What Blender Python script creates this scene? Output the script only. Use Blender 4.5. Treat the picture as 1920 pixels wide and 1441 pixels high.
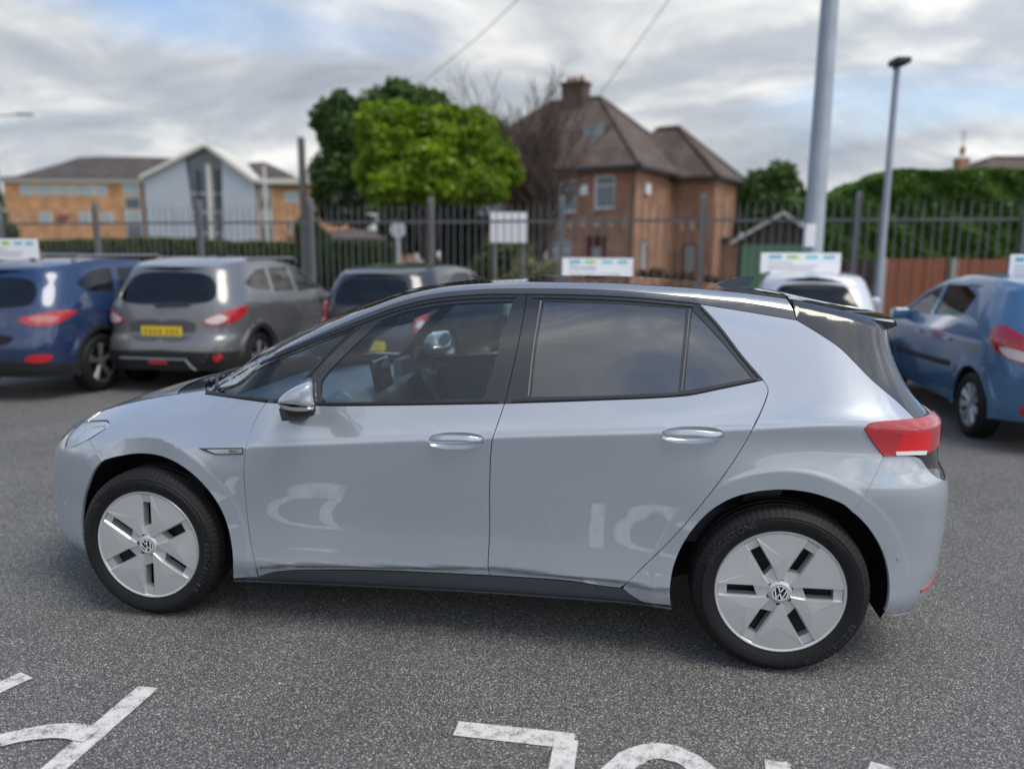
import bpy, bmesh, math, random
import numpy as np
from mathutils import Vector, Matrix
from mathutils.geometry import delaunay_2d_cdt
random.seed(7); rng = np.random.default_rng(7)
for _o in list(bpy.data.objects): bpy.data.objects.remove(_o)
SC = bpy.context.scene
COL = SC.collection

# ------------------------------------------------------------------ camera
CAM = np.array([0.8081, -3.8876, 1.6600]); YAW, PITCH, ROLL, FPX = -0.1676, 0.1670, 0.0057, 1435.03
def cam_axes():
    f = np.array([math.sin(YAW)*math.cos(PITCH), math.cos(YAW)*math.cos(PITCH), -math.sin(PITCH)])
    r = np.array([math.cos(YAW), -math.sin(YAW), 0.0]); u = np.cross(r, f)
    return r*math.cos(ROLL)+u*math.sin(ROLL), -r*math.sin(ROLL)+u*math.cos(ROLL), f
CR, CU, CF = cam_axes()
cd = bpy.data.cameras.new('camera'); cam = bpy.data.objects.new('camera', cd); COL.objects.link(cam)
M = Matrix(((CR[0], CU[0], -CF[0], CAM[0]), (CR[1], CU[1], -CF[1], CAM[1]), (CR[2], CU[2], -CF[2], CAM[2]), (0, 0, 0, 1)))
cam.matrix_world = M
cd.sensor_width = 36; cd.lens = FPX/1920*36; cd.clip_start = 0.05; cd.clip_end = 3000
cd.dof.use_dof = True; cd.dof.focus_distance = 3.2; cd.dof.aperture_fstop = 0.95
SC.camera = cam

# ------------------------------------------------------------------ sky and sun
SC.view_settings.view_transform = 'Standard'; SC.view_settings.look = 'None'
SC.view_settings.exposure = 0.56; SC.view_settings.gamma = 1.0; SC.view_settings.use_curve_mapping = False
SUN_EL, SUN_AZ = math.radians(62), math.radians(112)      # azimuth from +y towards +x
W = bpy.data.worlds.new('World'); SC.world = W; W.use_nodes = True
nt = W.node_tree; nt.nodes.clear()
def N(nt, t, **k):
    n = nt.nodes.new(t)
    for a, b in k.items(): setattr(n, a, b)
    return n
out = N(nt, 'ShaderNodeOutputWorld'); sky = N(nt, 'ShaderNodeTexSky', sky_type='NISHITA')
sky.sun_disc = False; sky.sun_elevation = SUN_EL; sky.sun_rotation = SUN_AZ
b1 = N(nt, 'ShaderNodeBackground'); b1.inputs[1].default_value = 0.13
b2 = N(nt, 'ShaderNodeBackground'); b2.inputs[1].default_value = 1.0
mx = N(nt, 'ShaderNodeMixShader')
tc = N(nt, 'ShaderNodeTexCoord')
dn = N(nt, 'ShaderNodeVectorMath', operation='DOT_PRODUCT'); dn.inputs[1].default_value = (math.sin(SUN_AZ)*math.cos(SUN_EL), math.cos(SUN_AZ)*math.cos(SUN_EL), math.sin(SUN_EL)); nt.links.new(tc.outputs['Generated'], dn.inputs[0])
sp = N(nt, 'ShaderNodeSeparateXYZ'); nt.links.new(tc.outputs['Generated'], sp.inputs[0])
ab = N(nt, 'ShaderNodeMath', operation='ABSOLUTE'); nt.links.new(sp.outputs[2], ab.inputs[0])
ad = N(nt, 'ShaderNodeMath', operation='ADD'); nt.links.new(ab.outputs[0], ad.inputs[0]); ad.inputs[1].default_value = 0.30
dx = N(nt, 'ShaderNodeMath', operation='DIVIDE'); nt.links.new(sp.outputs[0], dx.inputs[0]); nt.links.new(ad.outputs[0], dx.inputs[1])
dy = N(nt, 'ShaderNodeMath', operation='DIVIDE'); nt.links.new(sp.outputs[1], dy.inputs[0]); nt.links.new(ad.outputs[0], dy.inputs[1])
cb = N(nt, 'ShaderNodeCombineXYZ'); nt.links.new(dx.outputs[0], cb.inputs[0]); nt.links.new(dy.outputs[0], cb.inputs[1])
mp = N(nt, 'ShaderNodeMapping'); mp.inputs['Location'].default_value = (5.48, 2.44, 0); mp.inputs['Rotation'].default_value = (0, 0, math.radians(24)); mp.inputs['Scale'].default_value = (0.8, 1.15, 1)
nt.links.new(cb.outputs[0], mp.inputs[0])
n1 = N(nt, 'ShaderNodeTexNoise'); n1.inputs['Scale'].default_value = 0.95; n1.inputs['Detail'].default_value = 9; n1.inputs['Roughness'].default_value = 0.52; n1.inputs['Distortion'].default_value = 0.7
nt.links.new(mp.outputs[0], n1.inputs['Vector'])
r1 = N(nt, 'ShaderNodeValToRGB'); r1.color_ramp.elements[0].position = 0.36; r1.color_ramp.elements[1].position = 0.50
r1.color_ramp.elements[0].color = (.05,)*3+(1,); r1.color_ramp.elements[1].color = (.97,)*3+(1,)
ma = N(nt, 'ShaderNodeMath', operation='MULTIPLY_ADD'); nt.links.new(ab.outputs[0], ma.inputs[0]); ma.inputs[1].default_value = -.50; ma.inputs[2].default_value = .15   # more gaps overhead, where the cover is seen face on
mb = N(nt, 'ShaderNodeMath', operation='ADD'); nt.links.new(ma.outputs[0], mb.inputs[0]); nt.links.new(n1.outputs[0], mb.inputs[1]); 
mv = N(nt, 'ShaderNodeMath', operation='MULTIPLY_ADD'); sv = N(nt, 'ShaderNodeMapRange', interpolation_type='SMOOTHSTEP'); sv.inputs[1].default_value = .86; sv.inputs[2].default_value = .98; nt.links.new(dn.outputs['Value'], sv.inputs[0])
nt.links.new(sv.outputs[0], mv.inputs[0]); mv.inputs[1].default_value = .35; nt.links.new(mb.outputs[0], mv.inputs[2]); nt.links.new(mv.outputs[0], r1.inputs[0])   # the sun stands behind cloud
n2 = N(nt, 'ShaderNodeTexNoise'); n2.inputs['Scale'].default_value = 2.4; n2.inputs['Detail'].default_value = 7; n2.inputs['Roughness'].default_value = 0.58; n2.inputs['Distortion'].default_value = 0.5
mp2 = N(nt, 'ShaderNodeMapping'); mp2.inputs['Location'].default_value = (3.3, 1.7, 0); mp2.inputs['Rotation'].default_value = (0, 0, math.radians(-12)); mp2.inputs['Scale'].default_value = (0.7, 1.0, 1)
nt.links.new(cb.outputs[0], mp2.inputs[0]); nt.links.new(mp2.outputs[0], n2.inputs['Vector'])
r2 = N(nt, 'ShaderNodeValToRGB'); cr = r2.color_ramp
cr.elements[0].position = 0.33; cr.elements[0].color = (0.255, 0.280, 0.325, 1)
cr.elements[1].position = 0.66; cr.elements[1].color = (0.68, 0.67, 0.645, 1)
e = cr.elements.new(0.5); e.color = (0.375, 0.395, 0.425, 1)
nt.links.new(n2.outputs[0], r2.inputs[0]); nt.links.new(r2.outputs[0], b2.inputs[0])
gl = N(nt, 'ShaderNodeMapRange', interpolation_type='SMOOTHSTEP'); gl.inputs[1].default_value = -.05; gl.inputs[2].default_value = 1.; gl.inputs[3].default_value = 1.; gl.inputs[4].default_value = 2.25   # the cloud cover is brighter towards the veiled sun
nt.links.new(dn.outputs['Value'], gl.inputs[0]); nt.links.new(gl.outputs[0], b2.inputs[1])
nt.links.new(sky.outputs[0], b1.inputs[0]); nt.links.new(r1.outputs[0], mx.inputs[0])
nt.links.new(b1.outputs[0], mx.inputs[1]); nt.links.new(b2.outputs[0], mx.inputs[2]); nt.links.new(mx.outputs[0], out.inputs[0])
sl = bpy.data.lights.new('sun', 'SUN'); sl.energy = 1.5; sl.angle = math.radians(32); sl.color = (1.0, 0.93, 0.82)
so = bpy.data.objects.new('sun', sl); COL.objects.link(so)
sdir = Vector((math.sin(SUN_AZ)*math.cos(SUN_EL), math.cos(SUN_AZ)*math.cos(SUN_EL), math.sin(SUN_EL)))
so.rotation_euler = sdir.to_track_quat('Z', 'Y').to_euler(); so.location = sdir*50
SC.cycles.max_bounces = 8; SC.cycles.transparent_max_bounces = 16

# ------------------------------------------------------------------ tracing helpers (pixels of the photograph -> points in the place)
def ray(px, py):
    px = np.asarray(px, float); py = np.asarray(py, float)
    return CF + CR*((px-960)/FPX)[..., None] - CU*((py-720.5)/FPX)[..., None]
def on_y(px, py, y):
    d = ray(px, py); t = (y-CAM[1])/d[..., 1]; return CAM + d*t[..., None]
def on_ground(px, py, z=0.0):
    d = ray(px, py); t = (z-CAM[2])/d[..., 2]; return CAM + d*t[..., None]
def project(P):
    d = np.asarray(P)-CAM; z = d@CF
    return np.stack([960+FPX*(d@CR)/z, 720.5-FPX*(d@CU)/z], -1)
def hor(px):                                             # horizon row at a column
    return 720.5-FPX*math.tan(PITCH) + (960-px)*math.tan(ROLL)*1.0
def far(px, depth, py=None, z=0.0):                      # ground spot at a column and a distance
    v = CAM + ray(px, hor(px))*depth
    if py is not None: z = CAM[2] - (py-hor(px))/FPX*depth
    return Vector((v[0], v[1], z))
# ------------------------------------------------------------------ materials
MATS = {}
def mat(name, color=(.5, .5, .5), rough=.5, metal=0., coat=0., spec=.5, emit=None, alpha=None, bump=None, var=None, sheen=0, cr_=0.03):
    if name in MATS: return MATS[name]
    m = bpy.data.materials.new(name); m.use_nodes = True; t = m.node_tree; b = t.nodes['Principled BSDF']
    b.inputs['Base Color'].default_value = (*color, 1); b.inputs['Roughness'].default_value = rough; b.inputs['Metallic'].default_value = metal
    b.inputs['Coat Weight'].default_value = coat; b.inputs['Coat Roughness'].default_value = cr_; b.inputs['Specular IOR Level'].default_value = spec
    if emit: b.inputs['Emission Color'].default_value = (*emit[0], 1); b.inputs['Emission Strength'].default_value = emit[1]
    if var or bump:
        c = N(t, 'ShaderNodeTexCoord')
    if var:                                              # (scale, amount, detail)
        n = N(t, 'ShaderNodeTexNoise'); n.inputs['Scale'].default_value = var[0]; n.inputs['Detail'].default_value = 6
        t.links.new(c.outputs['Object'], n.inputs['Vector'])
        r = N(t, 'ShaderNodeMapRange'); r.inputs[1].default_value = .3; r.inputs[2].default_value = .7; r.inputs[3].default_value = 1-var[1]; r.inputs[4].default_value = 1+var[1]
        t.links.new(n.outputs[0], r.inputs[0])
        x = N(t, 'ShaderNodeVectorMath', operation='SCALE'); x.inputs[0].default_value = color; t.links.new(r.outputs[0], x.inputs['Scale'])
        t.links.new(x.outputs[0], b.inputs['Base Color'])
    if bump:
        n = N(t, 'ShaderNodeTexNoise'); n.inputs['Scale'].default_value = bump[0]; n.inputs['Detail'].default_value = 4
        t.links.new(c.outputs['Object'], n.inputs['Vector'])
        bp = N(t, 'ShaderNodeBump'); bp.inputs['Strength'].default_value = bump[1]; bp.inputs['Distance'].default_value = bump[2] if len(bump) > 2 else .002
        t.links.new(n.outputs[0], bp.inputs['Height']); t.links.new(bp.outputs[0], b.inputs['Normal'])
    MATS[name] = m; return m
def glass(name, tint, ior=1.8, rough=0.0):
    if name in MATS: return MATS[name]
    m = bpy.data.materials.new(name); m.use_nodes = True; t = m.node_tree; t.nodes.clear()
    o = N(t, 'ShaderNodeOutputMaterial'); g = N(t, 'ShaderNodeBsdfGlossy'); g.inputs['Roughness'].default_value = rough
    tr = N(t, 'ShaderNodeBsdfTransparent'); tr.inputs[0].default_value = (*tint, 1)
    lw = N(t, 'ShaderNodeFresnel'); lw.inputs[0].default_value = ior
    x = N(t, 'ShaderNodeMixShader'); t.links.new(lw.outputs[0], x.inputs[0]); t.links.new(tr.outputs[0], x.inputs[1]); t.links.new(g.outputs[0], x.inputs[2])
    t.links.new(x.outputs[0], o.inputs[0]); MATS[name] = m; return m

# ------------------------------------------------------------------ objects
def tag(o, label=None, cat=None, group=None, kind=None):
    if label: o['label'] = label
    if cat: o['category'] = cat
    if group: o['group'] = group
    if kind: o['kind'] = kind
    return o
def empty(name, loc=(0, 0, 0), rz=0., **k):
    o = bpy.data.objects.new(name, None); COL.objects.link(o); o.location = loc; o.rotation_euler = (0, 0, rz); o.empty_display_size = .2
    tag(o, **k); return o
def link(name, me, parent=None):
    o = bpy.data.objects.new(name, me); COL.objects.link(o)
    if parent is not None: o.parent = parent
    return o
def mobj(name, verts, faces, m, parent=None, smooth=False, normals=None, loc=None):
    me = bpy.data.meshes.new(name); me.from_pydata([tuple(map(float, v)) for v in verts], [], [tuple(map(int, f)) for f in faces])
    me.update()
    if smooth: me.polygons.foreach_set('use_smooth', [True]*len(me.polygons))
    if m is not None: me.materials.append(m)
    if normals is not None:
        nn = [tuple(map(float, v)) for v in normals]
        me.normals_split_custom_set_from_vertices(nn)
    o = link(name, me, parent)
    if loc is not None: o.location = loc
    return o
def big_mesh(name, V, F, m, parent=None, smooth=False):  # numpy arrays, all faces alike
    me = bpy.data.meshes.new(name); k = F.shape[1]
    me.vertices.add(len(V)); me.vertices.foreach_set('co', V.astype(np.float32).ravel())
    me.loops.add(F.size); me.loops.foreach_set('vertex_index', F.astype(np.int32).ravel())
    me.polygons.add(len(F)); me.polygons.foreach_set('loop_start', np.arange(0, F.size, k, dtype=np.int32))
    me.update(calc_edges=True); me.validate()
    if smooth: me.polygons.foreach_set('use_smooth', [True]*len(me.polygons))
    me.materials.append(m); return link(name, me, parent)
class MB:                                                # collects simple shapes into ONE mesh
    def __init__(s): s.bm = bmesh.new()
    def box(s, c, d, bevel=0., rot=None, seg=2):
        r = bmesh.ops.create_cube(s.bm, size=1.0); v = r['verts']
        bmesh.ops.scale(s.bm, vec=d, verts=v)
        if bevel:
            ee = list({e for w in v for e in w.link_edges}); rr = bmesh.ops.bevel(s.bm, geom=ee, offset=bevel, segments=seg, profile=.6, affect='EDGES')
            v = list({w for f in rr['faces'] for w in f.verts} | {w for w in v if w.is_valid})
        if rot is not None: bmesh.ops.rotate(s.bm, cent=(0, 0, 0), matrix=rot, verts=v)
        bmesh.ops.translate(s.bm, vec=c, verts=v); return s
    def tube(s, pts, r, n=10, cap=True):
        pts = [Vector(p) for p in pts]; rs = r if isinstance(r, (list, tuple)) else [r]*len(pts); rings = []
        up = Vector((0, 0, 1))
        for i, p in enumerate(pts):
            d = (pts[min(i+1, len(pts)-1)]-pts[max(i-1, 0)]).normalized()
            a = d.cross(up)
            if a.length < .05: a = d.cross(Vector((1, 0, 0)))
            a.normalize(); b = a.cross(d)
            rings.append([s.bm.verts.new(p+(a*math.cos(2*math.pi*k/n)+b*math.sin(2*math.pi*k/n))*rs[i]) for k in range(n)])
        for i in range(len(rings)-1):
            for k in range(n): s.bm.faces.new((rings[i][k], rings[i][(k+1) % n], rings[i+1][(k+1) % n], rings[i+1][k]))
        if cap: s.bm.faces.new(rings[0][::-1]); s.bm.faces.new(rings[-1])
        return s
    def loft(s, secs, closed=True, cap=True):
        rings = [[s.bm.verts.new(p) for p in q] for q in secs]; n = len(rings[0])
        for i in range(len(rings)-1):
            for k in range(n if closed else n-1): s.bm.faces.new((rings[i][k], rings[i][(k+1) % n], rings[i+1][(k+1) % n], rings[i+1][k]))
        if cap and closed: s.bm.faces.new(rings[0][::-1]); s.bm.faces.new(rings[-1])
        return s
    def prism(s, outline, ax, a, b):                     # 2D outline pushed along an axis from a to b
        def P(q, h): return {0: (h, q[0], q[1]), 1: (q[0], h, q[1]), 2: (q[0], q[1], h)}[ax]
        return s.loft([[P(q, a) for q in outline], [P(q, b) for q in outline]])
    def poly(s, pts): s.bm.faces.new([s.bm.verts.new(p) for p in pts]); return s
    def build(s, name, m, parent=None, smooth=False, loc=None, bevel=0., ang=35):
        bmesh.ops.recalc_face_normals(s.bm, faces=s.bm.faces)
        if bevel:
            ee = [e for e in s.bm.edges if len(e.link_faces) == 2 and e.calc_face_angle(0) > math.radians(30)]
            bmesh.ops.bevel(s.bm, geom=ee, offset=bevel, segments=2, profile=.6, affect='EDGES', clamp_overlap=True)
        me = bpy.data.meshes.new(name); s.bm.to_mesh(me); s.bm.free()
        if smooth:
            me.polygons.foreach_set('use_smooth', [True]*len(me.polygons)); me.set_sharp_from_angle(angle=math.radians(ang))
        me.materials.append(m); o = link(name, me, parent)
        if loc is not None: o.location = loc
        return o
def lathe(name, prof, n, m, parent=None, smooth=True, mod=None, ang=40):   # profile (r, y) about the y axis
    V = []; F = []
    for i in range(n):
        a = 2*math.pi*i/n
        for j, (r, y) in enumerate(prof):
            rr = r if mod is None else mod(i, j, r)
            V.append((rr*math.cos(a), y, rr*math.sin(a)))
    k = len(prof)
    for i in range(n):
        for j in range(k-1): F.append((i*k+j, i*k+j+1, ((i+1) % n)*k+j+1, ((i+1) % n)*k+j))
    o = mobj(name, V, F, m, parent, smooth)
    if smooth: o.data.set_sharp_from_angle(angle=math.radians(ang))
    return o
def copy_tree(o, parent=None):
    c = o.copy(); COL.objects.link(c)
    if parent is not None: c.parent = parent
    for ch in list(o.children): copy_tree(ch, c)
    return c
def ss(a, b, x):
    t = np.clip((np.asarray(x, float)-a)/(b-a), 0, 1); return t*t*(3-2*t)
def pchip(xs, ys):
    x = np.array(xs, float); y = np.array(ys, float); h = np.diff(x); d = np.diff(y)/h; n = len(x); m = np.zeros(n)
    for i in range(1, n-1):
        if d[i-1]*d[i] > 0:
            w1 = 2*h[i]+h[i-1]; w2 = h[i]+2*h[i-1]; m[i] = (w1+w2)/(w1/d[i-1]+w2/d[i])
    m[0] = d[0]; m[-1] = d[-1]
    def f(q):
        q = np.asarray(q, float); i = np.clip(np.searchsorted(x, q)-1, 0, n-2); t = (q-x[i])/h[i]; tc_ = np.clip(t, 0, 1)
        v = (2*tc_**3-3*tc_**2+1)*y[i]+(tc_**3-2*tc_**2+tc_)*h[i]*m[i]+(-2*tc_**3+3*tc_**2)*y[i+1]+(tc_**3-tc_**2)*h[i]*m[i+1]
        return v+np.where(t < 0, t*h[i]*m[i], 0)+np.where(t > 1, (t-1)*h[i]*m[i+1], 0)
    return f
def smooth_line(P, step, closed=False):                  # Catmull-Rom through the points, resampled
    P = np.array(P, float); 
    if len(P) < 3 and not closed:
        n = max(2, int(np.ceil(np.linalg.norm(P[-1]-P[0])/step))+1); return np.linspace(P[0], P[-1], n)
    Q = np.vstack([P[-1:], P, P[:2]]) if closed else np.vstack([2*P[0]-P[1], P, 2*P[-1]-P[-2]])
    o = []
    for i in range(1, len(Q)-2):
        a, b, c, d = Q[i-1], Q[i], Q[i+1], Q[i+2]; n = max(1, int(np.ceil(np.linalg.norm(c-b)/step)))
        lb = np.linalg.norm(c-b)+1e-9; m1 = (c-a)/(np.linalg.norm(b-a)+lb+1e-9)*lb; m2 = (d-b)/(np.linalg.norm(d-c)+lb+1e-9)*lb
        for k in range(n):
            t = k/n; o.append((2*t**3-3*t**2+1)*b+(t**3-2*t**2+t)*m1+(-2*t**3+3*t**2)*c+(t**3-t**2)*m2)
    if not closed: o.append(Q[-2])
    return np.array(o)
def inside(poly, pts):
    x, y = pts[:, 0], pts[:, 1]; r = np.zeros(len(pts), bool); n = len(poly)
    for i in range(n):
        x1, y1 = poly[i]; x2, y2 = poly[(i+1) % n]
        if y1 == y2: continue
        c = ((y1 > y) != (y2 > y)) & (x < (x2-x1)*(y-y1)/(y2-y1)+x1); r ^= c
    return r
def seg_dist(poly, pts):
    a = poly; b = np.roll(poly, -1, 0); d = b-a; L = (d**2).sum(1)+1e-12
    out_ = np.full(len(pts), 9e9)
    for i in range(len(a)):
        t = np.clip(((pts-a[i])@d[i])/L[i], 0, 1); q = pts-(a[i]+t[:, None]*d[i]); out_ = np.minimum(out_, (q**2).sum(1))
    return np.sqrt(out_)
def shrink(poly, g):
    p = np.array(poly); area = .5*np.sum(p[:, 0]*np.roll(p[:, 1], -1)-np.roll(p[:, 0], -1)*p[:, 1])
    e = np.roll(p, -1, 0)-p; n = np.stack([-e[:, 1], e[:, 0]], 1); n /= (np.linalg.norm(n, axis=1)[:, None]+1e-12)
    if area < 0: n = -n
    m = n+np.roll(n, 1, 0); l = (m**2).sum(1)[:, None]; m = 2*m/np.maximum(l, .6)
    return p+m*g
def dedupe(p, eps=1e-4):
    q = [p[0]]
    for v in p[1:]:
        if np.hypot(*(np.array(v)-q[-1])) > eps: q.append(v)
    if np.hypot(*(np.array(q[0])-q[-1])) < eps: q.pop()
    return np.array(q)
def fill(outer, holes, h, feat=None, warp=None):                               # triangles of a region with inner points
    outer = dedupe(outer); holes = [dedupe(q) for q in holes]
    rings = [outer]+holes; allb = np.vstack(rings); lo = outer.min(0); hi = outer.max(0)
    gx = np.arange(lo[0], hi[0]+h, h); gy = np.arange(lo[1]-(.3 if warp is not None else 0), hi[1]+h+(.3 if warp is not None else 0), h*.866); G = []
    for j, y in enumerate(gy):
        G.append(np.stack([gx+(j % 2)*h*.5, np.full(len(gx), y)], 1))
    G = np.vstack(G)
    if warp is not None: G[:, 1] += warp(G[:, 0])
    if feat is not None and len(feat):
        from mathutils.kdtree import KDTree
        kd = KDTree(len(feat)); [kd.insert((a, b, 0), i) for i, (a, b) in enumerate(feat)]; kd.balance()
        G = G[[kd.find((a, b, 0))[2] > h*.6 for a, b in G]]; G = np.vstack([G, feat])
    k = inside(outer, G)
    for q in holes: k &= ~inside(q, G)
    G = G[k]
    if len(G):
        dd = np.minimum.reduce([seg_dist(q, G) for q in rings]); G = G[dd > h*.3]
    P = np.vstack([allb, G]) if len(G) else allb; E_ = []; o = 0
    for q in rings:
        E_ += [(o+i, o+(i+1) % len(q)) for i in range(len(q))]; o += len(q)
    vs, es, fs, *_ = delaunay_2d_cdt([Vector(p) for p in P], E_, [], 0, 1e-6)
    V = np.array([tuple(v) for v in vs]); F = [tuple(f) for f in fs if len(f) == 3]
    F = np.array(F); C = V[F].mean(1); k = inside(outer, C)
    for q in holes: k &= ~inside(q, C)
    return V, F[k]
# ------------------------------------------------------------------ car bodies: a side skin (u along the body and round its ends, z up) and a cap between its two upper edges
class Shell:
    def __init__(s, Xf, Xr, xmf, xmr, nf, nr, Wf, zref=.6, w0=.9):
        s.Xf, s.Xr, s.xmf, s.xmr, s.nf, s.nr, s.Wf = Xf, Xr, xmf, xmr, nf, nr, Wf
        ph = np.linspace(0, math.pi/2, 3000); s.ph = ph
        def tab(L, n):
            x = L*np.sin(ph)**(2/n); w = w0*np.cos(ph)**(2/n); return np.concatenate([[0], np.cumsum(np.hypot(np.diff(x), np.diff(w)))])
        s.sf = tab(xmf-float(Xf(zref)), nf); s.sr = tab(float(Xr(zref))-xmr, nr)
        s.u0 = xmf-s.sf[-1]; s.u1 = xmr+s.sr[-1]
    def ev(s, u, z):
        u = np.asarray(u, float); z = np.asarray(z, float)
        f = np.interp(np.clip(s.xmf-u, 0, None), s.sf, s.ph); r = np.interp(np.clip(u-s.xmr, 0, None), s.sr, s.ph)
        tf = np.sin(f)**(2/s.nf); tr = np.sin(r)**(2/s.nr)
        E_ = np.maximum(np.cos(f), 0)**(2/s.nf)*np.maximum(np.cos(r), 0)**(2/s.nr)
        x = np.where(u < s.xmf, s.xmf+tf*(s.Xf(z)-s.xmf), np.where(u > s.xmr, s.xmr+tr*(s.Xr(z)-s.xmr), u))
        return np.stack([x, -s.Wf(x, z)*E_, z], -1)
    def nrm(s, u, z, e=2e-3):
        u = np.clip(u, s.u0+2*e, s.u1-2*e)
        n = np.cross(s.ev(u+e, z)-s.ev(u-e, z), s.ev(u, z+e)-s.ev(u, z-e)); return n/(np.linalg.norm(n, axis=-1, keepdims=True)+1e-12)
    def u_of(s, x, z):
        x = np.asarray(x, float); z = np.asarray(z, float)
        tf = np.clip((s.xmf-x)/(s.xmf-s.Xf(z)), 0, 1); tr = np.clip((x-s.xmr)/(s.Xr(z)-s.xmr), 0, 1)
        uf = s.xmf-np.interp(np.arcsin(tf**(s.nf/2)), s.ph, s.sf); ur = s.xmr+np.interp(np.arcsin(tr**(s.nr/2)), s.ph, s.sr)
        return np.where(x < s.xmf, uf, np.where(x > s.xmr, ur, x))
    def solve(s, pts, w=.86):                            # traced pixels -> (u, z) on the skin
        p = np.array(pts, float); P = on_y(p[:, 0], p[:, 1], -w); z = P[:, 2]; u = s.u_of(P[:, 0], z)
        for it in range(60):
            q = project(s.ev(u, z))-p; e = 1e-4
            if it > 12 and np.percentile(abs(q), 90) < .02 or it > 34: break
            a = (project(s.ev(u+e, z))-p-q)/e; b = (project(s.ev(u, z+e))-p-q)/e
            det = a[:, 0]*b[:, 1]-a[:, 1]*b[:, 0]; det = np.where(abs(det) < 2e3, np.sign(det+1e-9)*2e3, det)
            du = -(q[:, 0]*b[:, 1]-q[:, 1]*b[:, 0])/det; dz = -(a[:, 0]*q[:, 1]-a[:, 1]*q[:, 0])/det
            k = np.minimum(1, .06/(np.hypot(du, dz)+1e-9)); u = np.clip(u+du*k, s.u0, s.u1); z = np.clip(z+dz*k, .1, 1.6)
        return np.stack([u, z], 1)
def skin_panel(S, name, outer, m, parent=None, holes=(), h=.02, gap=.0, depth=.014, off=0., mirror=False, both=False, m2=None, close_rim=True):
    if gap: outer = shrink(dedupe(outer), gap)
    V, F = fill(outer, list(holes), h, getattr(S, 'feat', None) if h <= .026 else None)
    P = S.ev(V[:, 0], V[:, 1]); Nn = S.nrm(V[:, 0], V[:, 1]); P = P+Nn*off
    e1 = P[F[:, 1]]-P[F[:, 0]]; e2 = P[F[:, 2]]-P[F[:, 0]]; fn = np.cross(e1, e2); flip = (fn*Nn[F].sum(1)).sum(1) < 0
    F = F.copy(); F[flip] = F[flip][:, ::-1]
    vs = [P]; ns = [Nn]; fs = [tuple(f) for f in F]; n0 = len(P)
    if depth and close_rim:
        cnt = {}
        for f in F:
            for i in range(3):
                a, b = int(f[i]), int(f[(i+1) % 3]); cnt[(a, b)] = 1
        bd = [(a, b) for (a, b) in cnt if (b, a) not in cnt]
        T = []; TN = []
        for a, b in bd:
            d = P[b]-P[a]; L = np.linalg.norm(d)
            if L < 1e-7: continue
            o_ = np.cross(d/L, Nn[a]); k = n0+len(T)
            T += [P[a], P[b], P[b]-Nn[b]*depth, P[a]-Nn[a]*depth]; TN += [o_*.8+Nn[a]*.6, o_*.8+Nn[b]*.6, o_, o_]; fs.append((k, k+3, k+2, k+1))
        if T: vs.append(np.array(T)); ns.append(np.array(TN))
    P = np.vstack(vs); Nn = np.vstack(ns); Nn = Nn/(np.linalg.norm(Nn, axis=1)[:, None]+1e-12)
    def mk(P, Nn, fs): return mobj(name, P, fs, m, parent, True, Nn)
    if both:
        k = len(P); P2 = np.vstack([P, P*[1, -1, 1]]); N2 = np.vstack([Nn, Nn*[1, -1, 1]]); f2 = fs+[tuple(i+k for i in f[::-1]) for f in fs]
        return mk(P2, N2, f2)
    if mirror: return mk(P*[1, -1, 1], Nn*[1, -1, 1], [f[::-1] for f in fs])
    return mk(P, Nn, fs)
def cap_panel(name, ub, edge, dx, dz, m, parent=None, nq=28, pw=2.0, depth=0, off=0., q0=-1., q1=1.):
    # edge(u)->(x,w,z) of the upper edge; the cap spans from the near edge (q=-1) to the far one (q=1)
    ub = np.asarray(ub, float); q = np.linspace(q0, q1, nq+1)
    def P(u, q):
        x, w, z = edge(u); return np.stack([x+dx(u)*(1-np.abs(q)**2), q*w, z+dz(u)*(1-np.abs(q)**pw)], -1)
    U, Q = np.meshgrid(ub, q, indexing='ij'); X = P(U, Q); e = 2e-3
    n = np.cross(P(U+e, Q)-P(U-e, Q), P(U, Q+e)-P(U, Q-e)); n /= np.linalg.norm(n, axis=-1, keepdims=True)+1e-12
    n[n[..., 2] < 0] *= -1; X = X+n*off
    a, b = X.shape[:2]; fs = [(i*b+j, (i+1)*b+j, (i+1)*b+j+1, i*b+j+1) for i in range(a-1) for j in range(b-1)]
    V = X.reshape(-1, 3); Nn = n.reshape(-1, 3); Vl = [V]; Nl = [Nn]
    if depth:
        ring = [(i, 0) for i in range(a)]+[(a-1, j) for j in range(1, b)]+[(i, b-1) for i in range(a-2, -1, -1)]+[(0, j) for j in range(b-2, 0, -1)]
        ix = [i*b+j for i, j in ring]; k = len(V); c = V.mean(0)
        T = np.vstack([V[ix], V[ix]-Nn[ix]*depth]); on = V[ix]-c; on /= np.linalg.norm(on, axis=1)[:, None]+1e-9
        Vl.append(T); Nl.append(np.vstack([on, on])); r = len(ix)
        fs += [(k+i, k+(i+1) % r, k+r+(i+1) % r, k+r+i) for i in range(r)]
    return mobj(name, np.vstack(Vl), fs, m, parent, True, np.vstack(Nl))

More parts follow.
